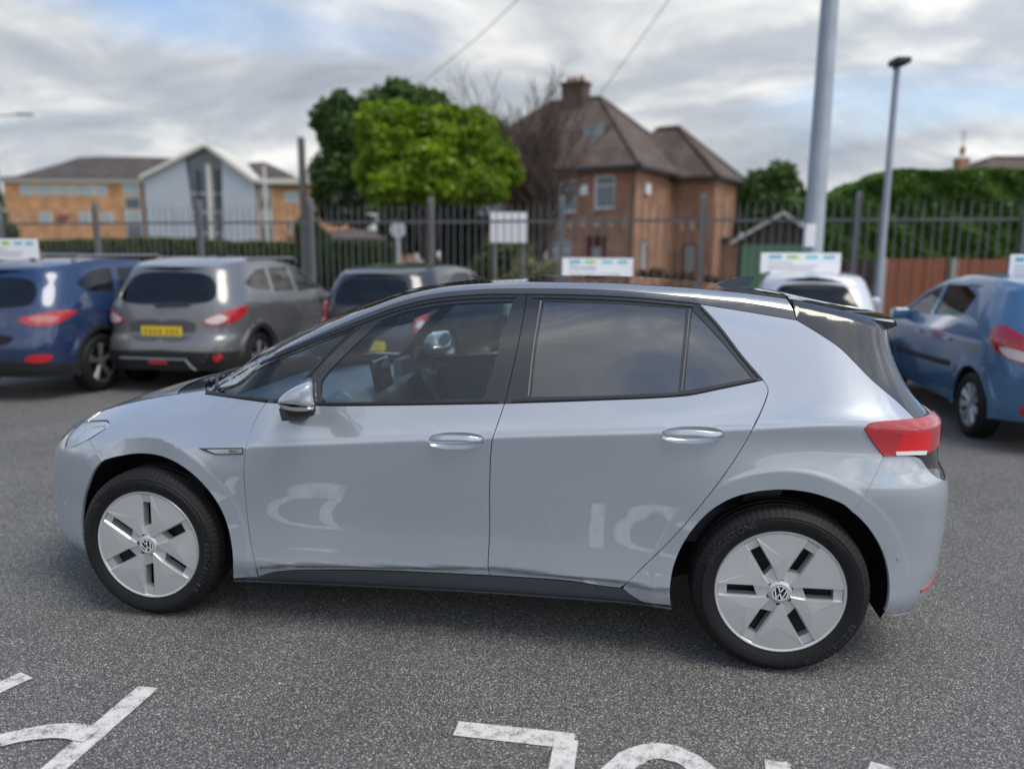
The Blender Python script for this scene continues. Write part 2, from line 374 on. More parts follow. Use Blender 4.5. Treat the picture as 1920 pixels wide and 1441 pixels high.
# ================================================================== the grey hatchback
ZC = pchip([-2.3, -1.75, -1.3, -.8, .24, 1.22, 1.65, 2.1], [.76, .775, .80, .838, .928, 1.000, 1.034, 1.05])
A_ = pchip([.10, .18, .23, .265, .31, .38, .5, .62, .72, .84], [-.10, -.055, -.024, -.010, -.004, -.010, -.016, -.011, -.005, 0])
B_ = pchip([-.4, -.2, -.05, -.008, .008, .03, .06, .11, .19, .24, .34, .44, .54, .62, .7], [-.005, -.004, -.001, 0, -.004, -.0145, -.029, -.051, -.084, -.104, -.145, -.189, -.238, -.285, -.34])
ZTX = pchip([-2.3, -2.05, -1.9, -1.7, -1.45, -1.2, -1.03, -.85, -.60, -.36, -.17, .0, .15, .33, .6, .9, 1.2, 1.39, 1.6, 1.8, 2.1],
            [.76, .80, .86, .925, .985, 1.03, 1.07, 1.195, 1.333, 1.434, 1.499, 1.529, 1.541, 1.549, 1.549, 1.537, 1.514, 1.490, 1.450, 1.41, 1.37])
HUBS = (-1.385, 1.385); RARCH = .428
def W_base(x, z):
    s = z-ZC(x); w = .9045+A_(z)+B_(s)-.045*ss(.5, 1.6, x)*np.clip(s, 0, .6)/.4
    w = w-.040*ss(.7, 1.5, x)*ss(.74, .98, z)*(1-ss(1.0, 1.1, z))-.040*ss(.7, 1.5, x)*ss(1.0, 1.1, z)
    fr = ss(-.75, -1.2, x)                              # front wing crown
    w = w-fr*.05*ss(.70, .92, z)-fr*.13*np.clip((z-(ZTX(x)-.13))/.13, 0, 1.2)**2.2
    w = w-.034*ss(-1.0, -.8, x)*np.clip((z-(ZTX(x)-.040))/.040, 0, 1.2)**2
    zb = np.interp(x, [-.85, -.70, -.3, .21, .76, .9], [.255, .28, .300, .335, .318, .30])
    w = w-.035*ss(.030, .0, z-zb)*ss(-.9, -.8, x)*ss(.95, .8, x)
    return w
def W_main(x, z):                                        # the skin runs flat, without a step, over the band round each wheel arch
    x = np.asarray(x, float); z = np.asarray(z, float); w = W_base(x, z)
    for hx, R in ((HUBS[0], .425), (HUBS[1], RARCH)):
        dx_, dz_ = x-hx, z-.342; r = np.hypot(dx_, dz_)+1e-9; k = ss(R+.086, R+.064, r); q = (R+.076)/r
        w = w*(1-k)+k*(W_base(hx+dx_*q, np.maximum(.342+dz_*q, .29))+.002-.03*(1-ss(.20, .30, z)))
    return w
XF = pchip([.1, .18, .26, .4, .55, .68, .76, .84, .90, 1.0, 1.5], [-2.02, -2.10, -2.185, -2.215, -2.215, -2.19, -2.15, -2.09, -2.05, -2.03, -2.0])
XR = pchip([.1, .2, .3, .42, .55, .70, .78, .84, .90, 1.0, 1.05, 1.12, 1.2, 1.3, 1.4, 1.5], [1.93, 2.02, 2.075, 2.105, 2.115, 2.115, 2.10, 2.07, 2.065, 2.06, 2.01, 1.955, 1.91, 1.875, 1.86, 1.80])
S3 = Shell(XF, XR, -.55, .75, 3.6, 5.0, W_main)
_f = []
_u = np.arange(-1.7, 2.0, .014)
for _s in (-.03, -.009, .009, .03): _f.append(np.stack([_u, ZC(S3.ev(_u, _u*0+.95)[:, 0])+_s], 1))
for _hx, _R in ((HUBS[0], .425), (HUBS[1], RARCH)):
    for _r in (.012, .028, .052, .062, .072, .082, .092):
        _a = np.arange(math.radians(-22), math.radians(202), .014/(_R+_r)); _x = _hx+(_R+_r)*np.cos(_a); _z = .342+(_R+_r)*np.sin(_a)
        _f.append(np.stack([S3.u_of(_x, _z), _z], 1))
S3.feat = np.vstack(_f)
paint = mat('grey_paint', (.360, .402, .455), .25, metal=.24, coat=1., spec=.5, cr_=0.012); paint.node_tree.nodes['Principled BSDF'].inputs['Coat IOR'].default_value = 2.15
black_gloss = mat('black_gloss', (.012, .013, .016), .12, coat=1., cr_=0.01)
roof_black = mat('roof_black', (.02, .021, .024), .08, coat=1., cr_=0.015)
band_grey = mat('pillar_band_grey', (.05, .056, .064), .30, coat=.6)
rubber = mat('rubber', (.014, .014, .015), .62)
trim = mat('matt_black_trim', (.018, .019, .02), .5)
dark = mat('dark_void', (.006, .006, .007), .9)
satin = mat('satin_sill', (.055, .062, .075), .42)
glass_f = glass('side_glass', (.84, .96, 1.), 1.75); glass_d = glass('privacy_glass', (.05, .075, .11), 2.6); glass_w = glass('windscreen_glass', (.78, .88, .88), 1.7)
chrome = mat('bright_metal', (.75, .75, .76), .12, metal=1.)
tan_trim = mat('trim_edge', (.22, .19, .17), .35)
def T(pts, step=7): return S3.solve(smooth_line(pts, step))
def U(pts, step=.02, sm=True): return smooth_line(pts, step) if sm else np.vstack([np.linspace(pts[i], pts[i+1], max(2, int(np.hypot(*(np.array(pts[i+1])-pts[i]))/step)+1))[:-1] for i in range(len(pts)-1)]+[[pts[-1]]])
def R_(c): return c[::-1]
def cat_(*cs): return np.vstack(cs)
fd = T([(499, 754), (485, 775), (473, 800), (462, 833), (457, 880), (461, 939), (469, 1010), (484, 1081)])
bd = T([(946, 756), (931, 800), (922, 830), (918, 910), (918, 1000), (915, 1062), (919, 1078)])
cd_ = T([(1431, 712), (1440, 728), (1438, 743), (1423, 780), (1393, 837), (1343, 910), (1267, 1002), (1200, 1068), (1166, 1102)])
belt_tri = T([(384, 738), (440, 746), (499, 754)]); belt_f = T([(499, 754), (603, 760), (760, 759), (946, 756)])
belt_r = T([(946, 756), (1120, 750), (1280, 742), (1350, 729), (1431, 712)])
bot_f = T([(484, 1081), (498, 1076), (520, 1071), (560, 1068), (690, 1068), (919, 1078)]); bot_r = T([(919, 1078), (1065, 1088), (1130, 1098), (1166, 1102)])
dlo_top = T([(384, 738), (400, 727), (480, 679), (580, 638), (685, 597), (747, 575), (813, 560), (900, 552), (960, 551), (1093, 553), (1193, 558), (1293, 567), (1312, 570)])
band_low = T([(1312, 570), (1400, 584), (1494, 600)])
dlo_back = T([(1312, 570), (1347, 608), (1393, 668), (1431, 712)])
hatch_l = T([(1494, 600), (1540, 628), (1576, 653), (1636, 713), (1682, 752), (1716, 785)])
lamp_top = T([(1716, 785), (1680, 788), (1653, 790), (1632, 794), (1621, 804)])
lamp_left = T([(1621, 804), (1637, 830), (1658, 856)])
bshut = T([(1658, 856), (1643, 887), (1617, 937), (1597, 958)])
archR = T([(1258, 1140), (1257, 1097), (1267, 1050), (1293, 1000), (1333, 957), (1383, 930), (1453, 918), (1517, 923), (1577, 943), (1597, 958)])
_aR2 = T([(1597, 958), (1617, 973), (1650, 1017), (1670, 1063), (1677, 1103), (1673, 1137), (1667, 1160)])
archF = T([(437, 1084), (435, 1031), (424, 978), (400, 931), (358, 886), (311, 858), (266, 850), (218, 856), (193, 863)])
_aF2 = T([(193, 863), (176, 873), (153, 895), (139, 925), (131, 955), (129, 999), (136, 1030), (150, 1052), (166, 1062)])
def arc_on(q, hx, R, z_end, sgn):                       # carry an arch on as a true arc from a traced point
    P = S3.ev(*q); a0 = math.atan2(P[2]-.342, (P[0]-hx)*sgn); r0 = math.hypot(P[0]-hx, P[2]-.342); a1 = math.asin((z_end-.342)/R)
    a = np.linspace(a0, a1, 60); r = r0+(R-r0)*ss(0, .35, (a0-a)/(a0-a1)); x = hx+sgn*r*np.cos(a); z = .342+r*np.sin(a); return np.stack([S3.u_of(x, z), z], 1)
archR2 = arc_on(archR[-1], HUBS[1], .425, .268, 1); archF2 = arc_on(archF[-1], HUBS[0], .418, .235, -1)
hl = T([(120, 843), (125, 823), (143, 798), (153, 789)]); hl_t = T([(153, 789), (178, 788), (200, 788), (204, 794), (200, 802)]); hl_b = T([(200, 802), (167, 824)]); hl_b2 = T([(167, 824), (143, 836), (120, 843)])
fshut = T([(167, 824), (178, 842), (193, 863)])
q_low = T([(1166, 1102), (1185, 1116), (1208, 1128), (1258, 1134)]); f_low = T([(484, 1081), (437, 1084)])
ur0 = hl_t[2][0]
def top_u(u0, u1, n=None):                               # the upper edge of the skin, in (u, z)
    u = np.linspace(u0, u1, n or max(3, int(abs(u1-u0)/.02)+1)); z = np.full(len(u), 1.0)
    for _ in range(12): z = ZTX(S3.ev(u, z)[:, 0])
    return np.stack([u, z], 1)
def E_top(u):
    u = np.asarray(u, float); sh = u.shape; uu = np.clip(u.ravel(), S3.u0, S3.u1); z = np.full(len(uu), 1.0)
    for _ in range(12): z = ZTX(S3.ev(uu, z)[:, 0])
    P = S3.ev(uu, z); return P[:, 0].reshape(sh), -P[:, 1].reshape(sh), P[:, 2].reshape(sh)
car = empty('hatchback_car', (0, 0, 0), label='grey electric hatchback with black roof, parked side-on in the foreground', cat='car')
u_pil = float(dlo_top[0][0])
wing = cat_(belt_tri[:-1], fd[:-1], f_low[:-1], archF[:-1], R_(fshut)[:-1], R_(hl_b)[:-1], R_(hl_t)[:-2], top_u(float(hl_t[2][0])-.0, u_pil)[1:-1])
def both(name, outer, m, parent=car, **k):
    a = skin_panel(S3, name, outer, m, parent, **k); b = skin_panel(S3, name, outer, m, parent, mirror=True, **k); return a, b
both('front_wing', wing, paint, gap=.0022)
door_f = cat_(belt_f[:-1], bd[:-1], R_(bot_f)[:-1], R_(fd)[:-1]); door_r = cat_(belt_r[:-1], cd_[:-1], R_(bot_r)[:-1], R_(bd)[:-1])
def bowl_outline(c):
    x0, y0, x1, y1 = c; xm = (x0+x1)/2; ym = (y0+y1)/2; a = (x1-x0)/2; b = (y1-y0)/2
    return T([(xm+a*np.sign(math.cos(t))*abs(math.cos(t))**.9, ym+b*np.sign(math.sin(t))*abs(math.sin(t))**.72+(y1-y0)*-.0*math.cos(t)) for t in np.linspace(0, 2*math.pi, 33)[:-1]], 6)
HND = ((803, 810, 908, 842), (1240, 799, 1358, 831)); bowls = [bowl_outline(c) for c in HND]
DF = both('front_door', door_f, paint, gap=.0022, holes=[bowls[0]]); DR = both('rear_door', door_r, paint, gap=.0022, holes=[bowls[1]])
quarter = cat_(band_low[:-1], hatch_l[:-1], lamp_top[:-1], lamp_left[:-1], bshut[:-1], R_(archR)[:-1][:-1], R_(q_low)[:-1], R_(cd_)[:-1], R_(dlo_back)[:-1])
both('rear_quarter_panel', quarter, paint, gap=.0018)
# bumpers run round to the middle of the nose and tail; near and far halves make one piece
n_c = S3.u0; t_c = S3.u1; a2 = archF2[-1]
fb = cat_(archF2[:-1], U([a2, (a2[0]-.10, .205), (a2[0]-.4, .19), (n_c, .185)]), U([(n_c, .20), (n_c, float(ZTX(-2.12)))], sm=False), top_u(n_c+.01, float(hl[-1][0]))[:-1], R_(hl)[:-1], R_(hl_b2)[:-1], fshut[:-1])
skin_panel(S3, 'front_bumper', fb, paint, car, both=True, gap=.0, h=.025)
r2 = archR2[-1]
rb_top = U([lamp_left[-1], (lamp_left[-1][0]+.11, .902), (lamp_left[-1][0]+.17, .885), (lamp_left[-1][0]+.26, .80), (lamp_left[-1][0]+.42, .765), (t_c, .76)])
rb = cat_(bshut[::-1][:-1], rb_top[:-1], U([(t_c, .76), (t_c, .30)], sm=False)[:-1], U([(t_c, .28), (r2[0]+.35, .262), (r2[0]+.12, .262), r2])[:-1], R_(archR2)[:-1])
skin_panel(S3, 'rear_bumper', rb, paint, car, both=True, h=.025)
# dark strips behind every shut line
def ribbon(cs, width, depth, name='door_seal', m=dark, mirror_too=True):
    V = []; F = []
    for c in cs:
        t = np.gradient(c, axis=0); t /= np.linalg.norm(t, axis=1)[:, None]+1e-9; n = np.stack([-t[:, 1], t[:, 0]], 1)
        a = c+n*width; b = c-n*width
        PA = S3.ev(a[:, 0], a[:, 1])-S3.nrm(a[:, 0], a[:, 1])*depth; PB = S3.ev(b[:, 0], b[:, 1])-S3.nrm(b[:, 0], b[:, 1])*depth
        for sgn in ((1, -1) if mirror_too else (1,)):
            k = len(V)
            for p, q in zip(PA, PB): V += [p*[1, sgn, 1], q*[1, sgn, 1]]
            F += [(k+2*i, k+2*i+1, k+2*i+3, k+2*i+2) for i in range(len(c)-1)]
    return mobj(name, V, F, m, car)
ribbon([fd, bd, cd_, fshut, bshut, bot_f, bot_r, belt_tri, belt_f, belt_r, hatch_l, band_low, dlo_back, dlo_top, hl_t, hl_b, hl_b2, hl, lamp_top, lamp_left, f_low, q_low], .016, .011)
# ---- glasshouse: black frames with the panes set into them
g_tri = T([(404, 735), (480, 691), (580, 649), (680, 608)]); g_tri = cat_(g_tri, T([(680, 608), (620, 655), (572, 706), (548, 735), (528, 748)])[1:], T([(528, 748), (470, 743), (404, 735)])[1:-1])
g_fr = cat_(T([(713, 600), (740, 590), (780, 579), (847, 569), (905, 566), (962, 564)]), T([(962, 564), (943, 625), (925, 685), (907, 746)])[1:], T([(907, 746), (760, 752), (610, 755)])[1:], T([(610, 755), (600, 738), (603, 712), (640, 670), (713, 600)])[1:-1])
g_re = cat_(T([(1020, 564), (1150, 568), (1287, 577)]), T([(1287, 577), (1280, 650), (1272, 735)])[1:], T([(1272, 735), (1120, 741), (995, 743)])[1:], T([(995, 743), (1005, 650), (1020, 564)])[1:-1])
g_qu = cat_(T([(1299, 580), (1355, 640), (1411, 708)]), T([(1411, 708), (1350, 720), (1284, 732)])[1:], T([(1284, 732), (1291, 655), (1299, 580)])[1:-1])
sp1 = T([(690, 596), (640, 640), (598, 683), (570, 718), (552, 757)])           # division between the small front window and the door
bsp = T([(988, 551), (973, 637), (950, 740), (946, 756)]); 
i1 = int(np.argmin(np.hypot(*(dlo_top-sp1[0]).T))); i2 = int(np.argmin(np.hypot(*(dlo_top-bsp[0]).T))); j1 = int(np.argmin(np.hypot(*(belt_f-sp1[-1]).T)))
fr_a = cat_(dlo_top[:i1+1], sp1[1:], R_(belt_f[:j1])[:-1], R_(belt_tri)[:-1])
fr_b = cat_(dlo_top[i1:i2+1], bsp[1:], R_(belt_f[j1:])[1:], R_(sp1)[:-1])
fr_c = cat_(dlo_top[i2:], dlo_back[1:], R_(belt_r)[1:], R_(bsp)[:-1])
for mi, par in ((False, (car, DF[0], DR[0])), (True, (car, DF[1], DR[1]))):
    skin_panel(S3, 'window_frame', fr_a, black_gloss, par[0], holes=[g_tri], mirror=mi, off=-.004, depth=.022, h=.02)
    skin_panel(S3, 'window_frame', fr_b, black_gloss, par[1], holes=[g_fr], mirror=mi, off=-.004, depth=.022, h=.02, gap=.0015)
    skin_panel(S3, 'window_frame', fr_c, black_gloss, par[2], holes=[g_re, g_qu], mirror=mi, off=-.004, depth=.022, h=.02, gap=.0015)
    for g, mm, pp in ((g_tri, glass_f, par[0]), (g_fr, glass_f, par[1]), (g_re, glass_d, par[2]), (g_qu, glass_d, par[2])):
        o = skin_panel(S3, 'window', shrink(dedupe(g), -.004), mm, pp, mirror=mi, off=-.010, depth=0, h=.03)
    # matt rubber lips that frame the panes and the foot of the windows
    for c, pp in ((R_(g_tri), par[0]), (R_(g_fr), par[1]), (R_(g_re), par[2]), (R_(g_qu), par[2])):
        pass
def lip(curve, width, off, name, m, parent, mirror, shift=0., S3=S3):
    c = np.asarray(curve); t = np.gradient(c, axis=0); t /= np.linalg.norm(t, axis=1)[:, None]+1e-9; n = np.stack([-t[:, 1], t[:, 0]], 1)
    prof = ((-1, -.004), (-.8, 0), (0, .0022), (.8, 0), (1, -.004)); V = []; F = []
    for a, b in prof:
        q = c+n*(width*a+shift); V.append(S3.ev(q[:, 0], q[:, 1])+S3.nrm(q[:, 0], q[:, 1])*(off+b))
    V = np.stack(V, 1); k, m_ = V.shape[:2]; V = V.reshape(-1, 3)*([1, -1, 1] if mirror else [1, 1, 1])
    F = [(i*m_+j, i*m_+j+1, (i+1)*m_+j+1, (i+1)*m_+j) for i in range(k-1) for j in range(m_-1)]
    o = mobj(name, V, F, m, parent, True); return o
for mi, par in ((False, (car, DF[0], DR[0])), (True, (car, DF[1], DR[1]))):
    lip(belt_tri+[0, .006], .006, .001, 'window_seal', trim, par[0], mi); lip(belt_f[2:-2]+[0, .007], .007, .001, 'window_seal', trim, par[1], mi)
    lip(belt_r[2:-2]+[0, .007], .007, .001, 'window_seal', trim, par[2], mi)
    lip(dlo_top[3:i2-2]-[0, .012], .006, .0, 'window_seal', trim, par[1], mi); lip(dlo_top[i2+2:-2]-[0, .012], .006, .0, 'window_seal', trim, par[2], mi)
    lip(dlo_back[1:-1]-[.009, 0], .006, .0, 'window_seal', trim, par[2], mi)
    lip(sp1[3:-2], .007, -.001, 'window_seal', trim, par[0], mi)
    lip(T([(1014, 563), (1000, 650), (990, 742)]), .003, .0, 'trim_strip', tan_trim, par[2], mi)
    lip(T([(1293, 580), (1286, 655), (1278, 733)]), .003, .0, 'trim_strip', tan_trim, par[2], mi)
# ---- band along the roof edge, roof, screen, bonnet
strip_low = T([(400, 722), (480, 675), (580, 633), (680, 590), (757, 563), (813, 550.5), (880, 543.5), (960, 540.5), (1127, 543), (1300, 557), (1400, 567.5), (1488, 583)])
strip = cat_(strip_low, R_(top_u(float(strip_low[0][0])+.004, float(band_low[-1][0]))))
both('roof_edge_strip', strip, mat('strip_silver', (.40, .415, .43), .25, metal=.75, coat=.5), gap=.0008, depth=.01)
band = cat_(dlo_top[:-1], band_low, R_(strip_low))
both('roof_rail_band', band, band_grey, gap=.0015)
d_x = pchip([S3.u0, -2.2, -1.7, -1.3, -1.0, -.6, -.1, .3, 1.4, 2.2, S3.u1+.1], [-.0, -.03, -.10, -.24, -.30, -.22, -.12, -.03, .05, .05, .0])
d_z = pchip([S3.u0, -2.2, -1.7, -1.3, -1.0, -.6, -.1, .6, 1.4, 2.2, S3.u1+.1], [.0, .012, .004, -.02, -.03, -.01, .002, .003, .004, .01, .0])
edge = E_top
u_bon = -1.46; u_cowl = u_pil-.012
cap_panel('bonnet', np.linspace(S3.u0+.004, u_bon, 70), edge, d_x, d_z, paint, car, depth=.02)
cap_panel('scuttle_panel', np.linspace(u_bon+.004, u_cowl, 14), edge, d_x, d_z, black_gloss, car, depth=.02, off=-.003)
scr = cap_panel('windscreen', np.linspace(u_cowl+.004, -.22, 50), edge, d_x, d_z, glass_w, car, nq=36, off=-.002, q0=-.955, q1=.955)
for a, b in ((-1, -.955), (.955, 1)): cap_panel('windscreen_trim', np.linspace(u_cowl+.004, -.22, 50), edge, d_x, d_z, MATS['strip_silver'], car, nq=4, q0=a, q1=b, depth=.01)
u_rb = float(band_low[-1][0])
cap_panel('roof', np.linspace(-.216, u_rb-.003, 80), edge, d_x, d_z, roof_black, car, nq=36, depth=.012)
hs = cat_(hl_t[:3][::-1], hl[-1:][:0], R_(top_u(float(hl[-1][0]), float(hl_t[2][0])))[::-1]); both('headlight_surround', hs, paint, depth=.01)
# ---- tailgate: gloss side fins, glass, spoiler
zt_r = top_u(u_rb, S3.u1)
u_fin = float(S3.u_of(1.83, 1.2))
hz = hatch_l; fin = cat_(hz[:-1], [hz[-1]], U([hz[-1], (u_fin+.05, 1.06), (u_fin, 1.18), (u_fin-.0, 1.30), (u_fin+.02, 1.37)]), R_(top_u(u_rb+.004, u_fin+.02))[:-1])
both('tailgate_fin', fin, black_gloss, gap=.0015)
t_top = U([(u_fin+.055, 1.04), (u_fin+.006, 1.18), (u_fin+.006, 1.30), (u_fin+.026, 1.37)])
tg = cat_(t_top[:-1], U([(u_fin+.026, 1.37), (t_c, 1.37)], sm=False)[:-1], U([(t_c, 1.37), (t_c, 1.035)], sm=False)[:-1], U([(t_c, 1.035), (u_fin+.055, 1.035)], sm=False)[:-1])
rear_glass = skin_panel(S3, 'rear_window', tg, glass_d, car, both=True, off=-.012, depth=.006, h=.04)
low = cat_(U([(hz[-1][0]+.17, 1.03), (t_c, 1.03)], sm=False)[:-1], U([(t_c, 1.03), (t_c, .765)], sm=False)[:-1], R_(rb_top)[:-1][:-2], U([(lamp_left[-1][0]+.17, .89), (lamp_left[-1][0]+.17, .95)], sm=False))
skin_panel(S3, 'tailgate', low, black_gloss, car, both=True, off=-.004, h=.035)
V = []; sec = []
for y in np.linspace(-1, 1, 33):
    k = abs(y)**3; yy = y*.705; x0, w0, z0 = [float(v) for v in E_top(np.array([u_rb]))]
    ztop = z0+float(d_z(u_rb))*(1-y*y)+.002; xt = 1.89-.055*k; zte = 1.412-.014*k
    yy = y*(w0+.002)
    sec.append([(x0+.006+d_x(u_rb)*(1-y*y)-.0, yy, ztop), (x0+.16+.03*(1-k), yy*.985, ztop-.028), (xt-.10, yy*.955, zte+.014), (xt-.015, yy*.93, zte+.001), (xt, yy*.925, zte-.010), (xt-.02, yy*.925, zte-.022), (1.79-.05*k, yy*.93, 1.352), (x0+.10, yy*.99, 1.372-.02), (x0+.012, yy, ztop-.05)])
sp_ = MB(); sp_.loft(sec); spo = sp_.build('roof_spoiler', roof_black, car, True, ang=28)
hm = MB(); hm.loft([[(1.84, y, 1.404), (1.848, y, 1.404), (1.848, y, 1.397), (1.84, y, 1.397)] for y in (-.16, .16)]); hm.build('brake_light', mat('red_lens', (.45, .006, .012), .1, coat=1.), car)
# ---- underbody, wheel wells
ub_ = MB(); ub_.box((0, 0, .30), (1.86, 1.6, .14)); ub_.box((0, 0, .34), (3.6, .9, .2)); ub_.build('underbody', dark, car)
for hx in HUBS:
    n = 40
    for sy in (-1, 1):
        w_ = MB(); ring = []; 
        for i in range(n+1):
            a = -math.radians(18)+math.radians(216)*i/n; ring.append((hx+.445*math.cos(a), .342+.445*math.sin(a)))
        for i in range(n):
            (xa, za), (xb, zb) = ring[i], ring[i+1]
            ya, yb = [float(-S3.ev(S3.u_of(q, r), r)[1])-.012-.02*(r < .34) for q, r in ((xa, za), (xb, zb))]
            w_.poly([(xa, sy*ya, za), (xb, sy*yb, zb), (xb, sy*.50, zb), (xa, sy*.50, za)])
            w_.poly([(xa, sy*.50, za), (xb, sy*.50, zb), (hx, sy*.50, .342)])
        w_.build('wheel_arch_liner', dark, car)
# the returned lip of the arches, body colour
for arch in (archR, archR2, archF, archF2): pass
# ---- sills
sill = cat_(T([(437, 1087), (484, 1084), (498, 1079), (520, 1074), (560, 1071), (690, 1071), (919, 1081), (1065, 1091), (1130, 1101), (1166, 1105), (1185, 1118), (1208, 1131), (1258, 1136)])[:-1], T([(1258, 1136), (1258, 1142)])[:-1], T([(1258, 1142), (1190, 1131), (1023, 1118), (857, 1107), (565, 1093), (437, 1087)])[:-1])
both('sill', sill, satin, off=-.006, depth=.03, h=.02)
lipc = T([(1258, 1141), (1190, 1131), (1023, 1118), (857, 1107), (700, 1099), (565, 1093), (440, 1088)])
for mi in (False, True): lip(lipc, .006, .004, 'sill_edge', mat('sill_black', (.02, .021, .023), .4), car, mi)
ubs = MB(); ubs.box((0.0, 0, .235), (1.9, 1.60, .02)); ubs.build('floor_shield', dark, car)
# ---- lamps
red = mat('red_lens_outer', (.40, .022, .035), .12, coat=1.); red2 = mat('red_lens_bright', (.62, .004, .010), .12, coat=1.); white_l = mat('white_lens', (.75, .72, .72), .15, coat=1.)
ru = lamp_left[-1][0]
lamp = cat_(R_(lamp_top), U([lamp_top[0], (lamp_top[0][0]+.10, 1.012+.03), (lamp_top[0][0]+.30, 1.03)])[1:], U([(lamp_top[0][0]+.30, .95), (ru+.22, .905), (ru+.12, .91), lamp_left[-1]])[:], R_(lamp_left)[1:-1])
for mi in (False, True):
    L = skin_panel(S3, 'tail_light', lamp, red, car, mirror=mi, off=.006, depth=.02, h=.025)
    inn = cat_(T([(1690, 812), (1745, 808)]), T([(1745, 808), (1738, 843)])[1:], T([(1738, 843), (1680, 846)])[1:], T([(1680, 846), (1690, 812)])[1:-1])
    skin_panel(S3, 'brake_light', inn, red2, L, mirror=mi, off=.0075, depth=.002, h=.02)
    stp = cat_(T([(1677, 846), (1735, 844)]), T([(1735, 844), (1733, 852)])[1:], T([(1733, 852), (1679, 853)])[1:], T([(1679, 853), (1677, 846)])[1:-1])
    skin_panel(S3, 'reversing_light', stp, white_l, L, mirror=mi, off=.0085, depth=.002, h=.02)
    head = cat_(hl[:-1], hl_t[:-1], hl_b[:-1], hl_b2[:-1])
    H = skin_panel(S3, 'headlight', head, glass('lamp_glass', (.96, .98, .99), 1.42), car, mirror=mi, off=-.001, depth=.006, h=.02)
    skin_panel(S3, 'reflector', shrink(dedupe(head), .002), mat('lamp_silver', (.90, .92, .94), .3), H, mirror=mi, off=-.007, depth=0, h=.02)
    lip(T([(136, 829), (152, 812), (170, 800), (196, 797)]), .004, -.005, 'light_guide', white_l, H, mi)
    lip(T([(124, 842), (146, 833), (167, 821), (198, 801)]), .0025, -.005, 'light_guide', dark, H, mi)
# reflector and sensors low on the rear bumper
for mi in (False, True):
    rf = U([(2.0, .0), (2.0, .0)])
    c_ = T([(1726, 1108), (1735, 1103), (1750, 1088), (1763, 1073)]); lip(c_, .010, .001, 'rear_reflector', red2, car, mi)
    lip(T([(1667, 1160), (1700, 1152), (1722, 1141), (1745, 1120)])+[0, .012], .010, .002, 'bumper_edge', mat('bumper_lip', (.30, .32, .35), .3, coat=.6), car, mi)
def on_skin(px, py, off=0.):
    q = S3.solve([(px, py)]); return S3.ev(q[:, 0], q[:, 1])[0]+S3.nrm(q[:, 0], q[:, 1])[0]*off, S3.nrm(q[:, 0], q[:, 1])[0]
for px_, py_ in ((1686, 1046), (120, 945)):
    P, n = on_skin(px_, py_); qn = Vector(n).to_track_quat('Z', 'Y').to_matrix()
    s_ = MB(); s_.tube([(0, 0, -.004), (0, 0, .001)], .0125, 20); s_.tube([(0, 0, .0005), (0, 0, .0022)], .0085, 20); bmesh.ops.rotate(s_.bm, cent=(0, 0, 0), matrix=qn, verts=s_.bm.verts); bmesh.ops.translate(s_.bm, vec=P, verts=s_.bm.verts)
    s_.build('parking_sensor', paint, car, True)
# ---- door handles: a hollow in the skin and a bar across it
def skin_frame(u, z):
    P = S3.ev(u, z); n = S3.nrm(u, z); return P, n
for k, (c, bo) in enumerate(zip(HND, bowls)):
    c0 = bo.mean(0); R0 = bo-c0
    for mi in (False, True):
        D = (DF, DR)[k][1 if mi else 0]; V = []; Nn = []; F = []; m_ = len(bo); lv = [1., .93, .8, .6, .35, .0]; dp = [0., .008, .017, .023, .026, .027]
        for a, b in zip(lv, dp):
            q = c0+R0*a; V.append(S3.ev(q[:, 0], q[:, 1])-S3.nrm(q[:, 0], q[:, 1])*b)
        V = np.vstack(V)*([1, -1, 1] if mi else [1, 1, 1])
        for i in range(len(lv)-1): F += [(i*m_+j, i*m_+(j+1) % m_, (i+1)*m_+(j+1) % m_, (i+1)*m_+j) for j in range(m_)]
        mobj('handle_recess', V, F, paint, D, True)
        px0, py0, px1, py1 = c; L = px1-px0; secs = []
        for t in np.linspace(0, 1, 17):
            x = px0+3+(L-6)*t; e = 1-abs(2*t-1)**5; lift = .004+.026*min(1, 4.2*min(t, 1-t))**.7; ym = py0+13.5-1.5*math.sin(math.pi*t)+(0 if k else 1)*0
            q = S3.solve([(x, ym)])[0]; P, n = skin_frame(q[0], q[1]); hh = .0135*(.45+.55*e); th = .0065*(.5+.5*e); up = np.array([0, .30, .95])
            n2 = np.cross([1, 0, 0], up); n2 = n2/np.linalg.norm(n2); n2 = n2 if n2[1] < 0 else -n2; ring = []
            for a in np.linspace(0, 2*math.pi, 15)[:-1]:
                ca, sa = math.cos(a), math.sin(a); p = P+n*lift+up*hh*np.sign(sa)*abs(sa)**.75+n2*th*np.sign(ca)*abs(ca)**.6
                ring.append(p*([1, -1, 1] if mi else [1, 1, 1]))
            secs.append(ring)
        b_ = MB(); b_.loft(secs); b_.build('door_handle', paint, D, True, ang=60)
